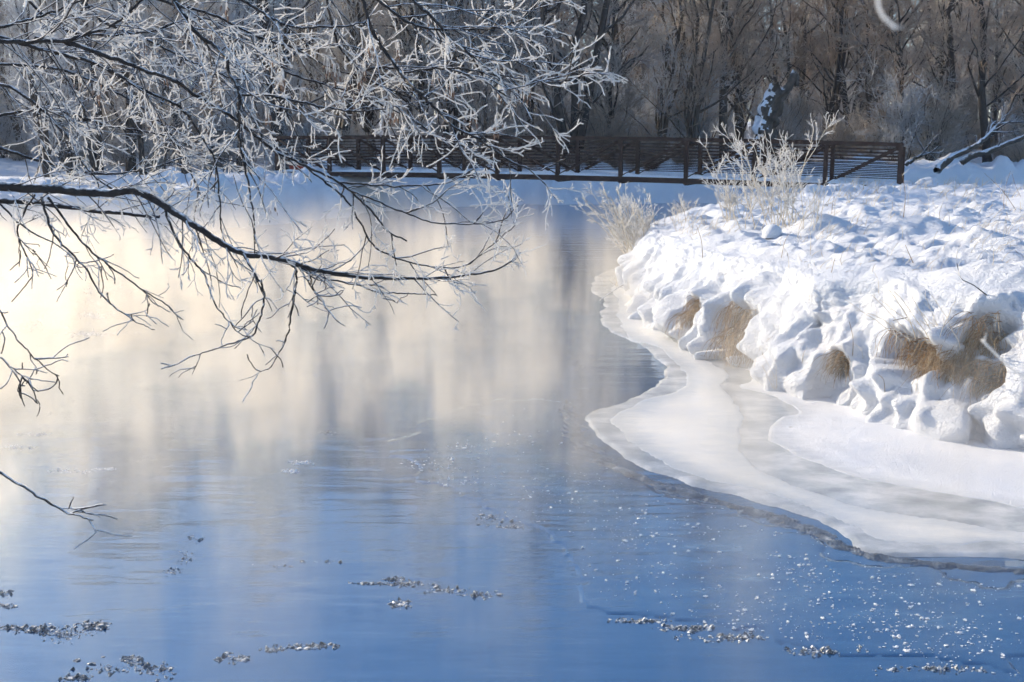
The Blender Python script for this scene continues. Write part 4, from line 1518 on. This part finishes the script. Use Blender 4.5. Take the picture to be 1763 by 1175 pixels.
# traced limbs: (points in photograph pixels, near depth, far depth, start width px, end width px, lead from trunk?)
LIMBS = [
    ([(-40, 318), (60, 325), (190, 332), (232, 328), (282, 354), (340, 392), (410, 433), (490, 448), (560, 468), (650, 479), (780, 477), (850, 466), (880, 450)], 5.2, 5.0, 19, 3, 1.9),
    ([(-40, 343), (60, 350), (160, 363), (275, 374)], 5.6, 5.4, 11, 6, 1.8),
    ([(72, 340), (92, 402), (148, 463), (174, 507), (225, 550), (266, 568)], 5.25, 4.9, 5, 2, None),
    ([(82, 340), (153, 428), (230, 489), (286, 525), (312, 550)], 5.25, 5.3, 5, 2, None),
    ([(281, 353), (307, 417), (352, 474), (368, 520), (409, 571), (429, 581)], 5.15, 4.8, 5, 2, None),
    ([(419, 438), (440, 474), (455, 504), (445, 556), (429, 581), (368, 601), (317, 619)], 5.1, 4.8, 5, 2, None),
    ([(496, 450), (511, 474), (503, 530), (493, 581), (470, 627), (460, 637)], 5.1, 4.9, 5, 2, None),
    ([(505, 455), (555, 478), (610, 490), (660, 503), (750, 508)], 5.1, 5.3, 4, 2, None),
    ([(515, 460), (540, 500), (560, 530)], 5.1, 4.9, 3, 2, None),
    ([(-30, 72), (85, 72), (143, 61), (204, 37), (250, -6)], 4.6, 4.8, 9, 4, 3.5),
    ([(60, 66), (119, 74), (197, 102), (238, 117), (300, 140), (340, 167), (402, 204), (449, 242), (477, 262), (528, 286), (579, 313), (600, 327), (640, 365), (668, 398), (700, 415)], 4.65, 5.0, 9, 3, None),
    ([(280, -25), (334, 51), (368, 78), (388, 99), (395, 126), (412, 163), (412, 238), (426, 306), (436, 375), (440, 420)], 4.7, 4.5, 9, 2.5, 4.6),
    ([(412, 163), (477, 167), (531, 179), (600, 191), (655, 189), (720, 176)], 4.6, 4.9, 5, 2, None),
    ([(-20, 60), (68, 84), (170, 112), (238, 150), (310, 186), (340, 225), (368, 272), (378, 340), (380, 395)], 5.4, 5.6, 8, 2.5, 3.3),
    ([(-20, 138), (34, 160), (102, 218), (150, 290), (200, 330)], 5.8, 5.6, 7, 3, 2.9),
    ([(-20, 52), (68, 29), (136, 3), (170, -15)], 5.0, 5.2, 6, 3, 3.4),
    ([(120, -30), (170, 31), (218, 54), (272, 78), (340, 112), (395, 133), (470, 150), (540, 195)], 5.6, 5.8, 6, 2, 4.3),
    ([(225, -15), (306, 10), (368, 27), (436, 61), (511, 85), (552, 109), (600, 126), (680, 130)], 5.0, 5.3, 6, 2, 4.4),
    ([(380, -20), (456, 24), (487, 41), (521, 48), (600, 44), (630, 39)], 4.8, 5.0, 6, 3, 5.0),
    ([(618, -25), (634, 34), (644, 61), (671, 99), (695, 133), (722, 160), (756, 194), (780, 218), (811, 232), (842, 252), (876, 276), (920, 293), (950, 286), (978, 269)], 4.6, 4.5, 8, 2.5, 5.6),
    ([(630, -15), (685, 27), (729, 48), (790, 51), (848, 48), (903, 31), (945, -5)], 4.8, 5.0, 6, 2, 5.4),
    ([(690, -20), (750, 37), (777, 68), (807, 92), (828, 126), (852, 153), (885, 172)], 4.5, 4.6, 7, 2.5, 5.8),
    ([(606, 133), (654, 116), (705, 121), (756, 116), (797, 92), (821, 65), (860, 40)], 5.3, 4.9, 5, 2, None),
    ([(695, 125), (760, 118), (811, 122), (916, 138), (961, 143), (995, 133), (1029, 109)], 4.6, 4.6, 4, 2, None),
    ([(600, 327), (709, 371), (756, 385), (858, 381), (892, 354)], 4.9, 4.9, 4, 2, None),
    ([(585, 315), (680, 320), (753, 318), (790, 306), (824, 286), (858, 262)], 4.9, 5.1, 4, 2, None),
    ([(528, 288), (600, 350), (640, 420), (700, 450), (790, 460), (840, 430), (890, 385)], 4.95, 5.2, 4, 2, None),
    ([(-30, 470), (0, 535), (31, 586), (77, 632), (102, 648)], 4.4, 4.3, 4, 2, 2.3),
    ([(-40, 590), (0, 617), (31, 642), (66, 675)], 4.4, 4.3, 4, 2, 2.2),
    ([(-40, 780), (0, 812), (60, 852), (110, 880), (160, 896)], 4.2, 4.0, 6, 3, 2.0),
    ([(-20, 250), (80, 280), (170, 300), (260, 290), (330, 270), (420, 280)], 6.0, 6.2, 6, 2, 2.7),
    ([(-20, 200), (90, 190), (180, 215), (270, 230), (350, 260)], 6.2, 6.4, 6, 2, 2.8),
    ([(-20, 110), (100, 120), (200, 160), (280, 215), (330, 300), (350, 350)], 6.4, 6.3, 6, 2, 3.2),
    ([(480, 120), (540, 140), (620, 165), (700, 200), (760, 240), (800, 250)], 5.2, 5.4, 4, 2, None),
    ([(60, 335), (30, 400), (55, 470), (20, 520)], 5.3, 5.1, 4, 2, None),
    ([(-20, 330), (40, 390), (110, 430), (140, 470)], 6.2, 6.0, 4, 2, 2.0),
    ([(20, -30), (90, 40), (160, 60), (260, 55), (340, 30), (420, 60)], 6.0, 6.2, 5, 2, 4.0),
    ([(560, -30), (570, 40), (590, 90), (640, 140), (700, 160), (770, 150)], 5.2, 5.2, 5, 2, 5.4),
]
tw = np.random.default_rng(17)
ALLTIP = []
for n_, (pxs, d0, d1, w0, w1, lead) in enumerate(LIMBS):
    m_ = len(pxs)
    ds = np.linspace(d0, d1, m_) + 0.10 * vnoise(np.arange(m_) * 0.9, np.full(m_, n_ * 3.7), 0, 6) * (np.arange(m_) > 0)
    pts = [atd(px, py, d) for (px, py), d in zip(pxs, ds)]
    K = 8 * m_
    c = catmull(pts, K)
    seglen = np.linalg.norm(np.diff(c, axis=0), axis=1).sum()
    c[1:-1] += 0.006 * np.stack([vnoise(np.arange(K) * 0.6, np.full(K, n_ + 0.5), q, 14) for q in (0.1, 5.3, 9.7)], 1)[1:-1]
    wr = np.linspace(w0, w1, K) / 2 * c[:, 1] / FPX * 0.92
    wr *= 1 + 0.10 * vnoise(np.arange(K) * 0.8, np.full(K, n_ * 1.3), 0, 15)
    mb = MB()
    if lead is not None:
        a = trunk_at(lead)
        mid = (a + c[0]) / 2 + np.array((0, 0, 0.18))
        ld = catmull([a, mid, c[0]], 16)
        mb.tube(np.vstack([ld[:-1], c]) - TB, np.r_[np.linspace(wr[0] * 2.0, wr[0], 16)[:-1], wr], 9)
    else:
        mb.tube(c - TB, wr, 8)
    limb = mb.build('limb', M_LIMB, tree)
    # secondary, tertiary and last twigs
    low = np.mean([p_[1] for p_ in pxs]) > 430 or n_ in (2, 3, 4, 5, 6, 7, 8, 34, 35)
    thinner = n_ in (10, 12, 18, 19, 22, 23, 24, 25, 26, 33)
    n2 = max(5, int(seglen * (8 if low else (10 if thinner else 16)))) if n_ != 29 else 3
    inframe = c[None]
    P2, R2 = grow(inframe, None, n2, ((0.12, 0.36) if thinner else (0.18, 0.58)) if not low else (0.08, 0.22), (0.35, 1.0), 8, (0.0024, 0.0040), tw, 0.04, 1.0, 0.13, -0.02, 0.6, planar=(1, 0.7, 1))
    mb = MB()
    mb.add(*tubes(P2 - TB, R2, 5))
    mb.build('branchlets', M_TWIGDARK, limb)['kind'] = 'stuff'
    P3_, R3 = grow(P2, R2, 4 if not low else 2, (0.05, 0.21), (0.35, 1.0), 7, (0.0020, 0.0031), tw, 0.15, 1.0, 0.20, -0.01, 0.9, planar=(1, 0.7, 1))
    mb = MB()
    mb.add(*tubes(P3_ - TB, R3, 4))
    if not low:
        P4, R4 = grow(P3_, R3, 2, (0.015, 0.05), (0.5, 1.1), 4, (0.0020, 0.0030), tw, 0.2, 1.0, 0.12, 0.0, 0.9)
        mb.add(*tubes(P4 - TB, R4, 4))
    mb.build('rimed_twigs', M_RIME if not low else M_TWIGDARK, limb)['kind'] = 'stuff'
    ALLTIP.append(P3_.reshape(-1, 3))

TIPS = np.vstack(ALLTIP)
tpx, tpy = project(TIPS)


def seed_cluster(seed):
    r = np.random.default_rng(seed)
    stems_, keys = MB(), MB()
    n = r.integers(5, 9)
    for k in range(n):
        dx, dy = r.normal(size=2) * 0.014
        ln = r.uniform(0.05, 0.12)
        p = catmull([(0, 0, 0), (dx * 0.9, dy * 0.9, 0.004), (dx * 1.4, dy * 1.4, -ln * 0.6), (dx * 1.5, dy * 1.5, -ln)], 7)
        stems_.tube(p, 0.0026, 4)
        t_ = np.linspace(0, 1, 6)
        wv = np.array([0.25, 0.9, 1.0, 0.85, 0.55, 0.1]) * 0.0075
        a = r.uniform(0, 3.14)
        sv = np.array((math.cos(a), math.sin(a), 0))
        fv = np.array((-math.sin(a), math.cos(a), 0))
        cen = p[-1] + np.outer(t_, (dx * 0.4, dy * 0.4, -0.042))
        ring = np.stack([cen + sv * wv[:, None], cen + fv * wv[:, None] * 0.3, cen - sv * wv[:, None], cen - fv * wv[:, None] * 0.3], 1)
        kk = np.arange(5)[:, None] * 4
        cc = np.arange(4)[None]
        F = np.stack([kk + cc, kk + (cc + 1) % 4, kk + 4 + (cc + 1) % 4, kk + 4 + cc], -1).reshape(-1, 4)
        keys.add(ring.reshape(-1, 3), F)
    return stems_.mesh('seed_stalks'), keys.mesh('seed_keys')


SEEDS = [seed_cluster(800 + k) for k in range(5)]
for a, b in SEEDS:
    a.materials.append(M_RIME)
    b.materials.append(M_SEED)
for k, (sx_, sy_) in enumerate([(396, 5), (362, 45), (283, 118), (133, 122), (185, 130), (163, 140), (465, 92), (478, 120), (492, 118), (560, 100), (575, 112), (600, 130), (612, 122), (628, 110),
                                (588, 145), (608, 150), (430, 205), (452, 190), (668, 180), (684, 178), (740, 15), (757, 120), (905, 130), (915, 145), (845, 195), (995, 150), (466, 340), (880, 150),
                                (868, 140), (780, 130), (800, 140), (820, 180), (770, 140), (640, 60), (700, 70), (520, 140), (350, 210), (240, 60), (310, 50)]):
    i = int(np.argmin((tpx - sx_) ** 2 + (tpy - sy_) ** 2))
    p_ = TIPS[i] - TB
    a, b = SEEDS[k % 5]
    o = link('seed_cluster', a, None, tree, tuple(float(q) for q in p_))
    o.rotation_euler = (0, 0, k * 1.3)
    link('seed_keys', b, None, o)['kind'] = 'stuff'
    o['kind'] = 'stuff'
    o.scale = (0.62, 0.62, 0.62)

# two twigs hanging close to the lens, far out of focus
def near_twig(pts, r0, label):
    c = catmull(pts, 14)
    base = c[0].copy()
    m = MB()
    m.tube(c - base, np.linspace(r0, r0 * 1.2, 14), 6)
    P2, R2 = grow((c - base)[None], None, 5, (0.008, 0.02), (0.4, 0.9), 4, (r0 * 0.5, r0 * 0.7), tw, 0.3, 1, 0.1, 0)
    m.add(*tubes(P2, R2, 4))
    o = m.build('frosted_twig', M_RIME)
    o.location = tuple(float(q) for q in base)
    tag(o, label, 'twig')


near_twig([atd(1500, -160, 0.75), atd(1510, -20, 0.75), atd(1516, 22, 0.75), atd(1543, 50, 0.75)], 0.0010, 'blurred frosted twig tip hanging in at the top right')
near_twig([atd(1900, 700, 1.3), atd(1763, 648, 1.3), atd(1720, 615, 1.3), atd(1690, 585, 1.3)], 0.0012, 'blurred twig poking in at the right picture edge')

# ------------------------------------------------------------------ steam on the river
def mist():
    x0, x1, y0, y1, z0, z1 = -34, 5.5, 4.0, 38, -0.05, 2.2
    V = [(x, y, z) for x in (x0, x1) for y in (y0, y1) for z in (z0, z1)]
    F = [(0, 1, 3, 2), (4, 6, 7, 5), (0, 4, 5, 1), (2, 3, 7, 6), (0, 2, 6, 4), (1, 5, 7, 3)]
    m = bpy.data.materials.new('river_steam')
    m.use_nodes = True
    nt = m.node_tree
    nt.nodes.clear()
    out = N(nt, 'ShaderNodeOutputMaterial')
    pv = N(nt, 'ShaderNodeVolumePrincipled')
    pv.inputs['Color'].default_value = (0.99, 0.935, 0.84, 1)  # the low sun's gold is put into the colour of the white steam
    pv.inputs['Anisotropy'].default_value = 0.6
    n1 = noise_node(nt, 0.7, 4, 0.6, mscale=(1.7, 0.9, 0.32))
    n2 = noise_node(nt, 0.16, 1, 0.5)
    tc = N(nt, 'ShaderNodeTexCoord')
    sx = N(nt, 'ShaderNodeSeparateXYZ')
    nt.links.new(tc.outputs['Object'], sx.inputs[0])

    def mrange(sock, a, b, c, d, smooth=True):
        r = N(nt, 'ShaderNodeMapRange')
        if smooth:
            r.interpolation_type = 'SMOOTHSTEP'
        for nm, v_ in zip(('From Min', 'From Max', 'To Min', 'To Max'), (a, b, c, d)):
            r.inputs[nm].default_value = v_
        nt.links.new(sock, r.inputs['Value'])
        return r.outputs[0]

    def mul(a, b):
        q = N(nt, 'ShaderNodeMath', operation='MULTIPLY')
        for k_, s_ in enumerate((a, b)):
            if isinstance(s_, float):
                q.inputs[k_].default_value = s_
            else:
                nt.links.new(s_, q.inputs[k_])
        return q.outputs[0]

    w1 = mrange(n1.outputs['Fac'], 0.49, 0.64, 0.06, 2.3)
    w2 = mrange(n2.outputs['Fac'], 0.30, 0.65, 0.25, 1.0)
    fz = mrange(sx.outputs['Z'], 0.0, 2.1, 1.0, 0.0)
    fx = mrange(sx.outputs['X'], -4.5, 3.5, 1.0, 0.22)
    fy = mrange(sx.outputs['Y'], 4.0, 10.5, 0.03, 1.0)
    fy2 = mrange(sx.outputs['Y'], 21.0, 33.0, 1.0, 0.04)
    d = mul(mul(mul(w1, w2), mul(fz, fz)), mul(mul(fx, fy), fy2))
    d = mul(d, 0.85)
    nt.links.new(d, pv.inputs['Density'])
    nt.links.new(pv.outputs[0], out.inputs['Volume'])
    me = mesh_np('mist', np.array(V, float), np.array(F), False)
    o = link('mist', me, m)
    tag(o, 'golden white steam drifting low over the river', 'mist', kind='stuff')


mist()


def haze():
    x0, x1, y0, y1, z0, z1 = -720, 720, -130, 920, -2.0, 32
    V = [(x, y, z) for x in (x0, x1) for y in (y0, y1) for z in (z0, z1)]
    F = [(0, 1, 3, 2), (4, 6, 7, 5), (0, 4, 5, 1), (2, 3, 7, 6), (0, 2, 6, 4), (1, 5, 7, 3)]
    m = bpy.data.materials.new('cold_air')
    m.use_nodes = True
    nt = m.node_tree
    nt.nodes.clear()
    out = N(nt, 'ShaderNodeOutputMaterial')
    pv = N(nt, 'ShaderNodeVolumePrincipled')
    pv.inputs['Color'].default_value = (0.90, 0.94, 1.0, 1)
    pv.inputs['Density'].default_value = 0.0003
    pv.inputs['Anisotropy'].default_value = 0.3
    nt.links.new(pv.outputs[0], out.inputs['Volume'])
    o = link('haze', mesh_np('haze', np.array(V, float), np.array(F), False), m)
    tag(o, 'thin pale haze hanging in the cold air', 'haze', kind='stuff')


haze()


# things that would share a label are told apart by their order from left to right
same = {}
for o in SC.objects:
    if o.parent is None and o.get('group') in ('bare trees of the wood', 'rimed brush', 'small rimed trees on the left far bank', 'brush clumps under the bridge'):
        same.setdefault(o['label'], []).append(o)
for lab, obs in same.items():
    if len(obs) < 2 or len(lab.split()) > 14:
        continue
    obs.sort(key=lambda o: o.location.x / max(o.location.y, 1))
    words = {2: ['left one', 'right one'], 3: ['left one', 'middle one', 'right one']}.get(len(obs)) or ['%s leftmost' % w_ for w_ in ORD[:len(obs)]]
    for o, w_ in zip(obs, words):
        o['label'] = lab + ', ' + w_
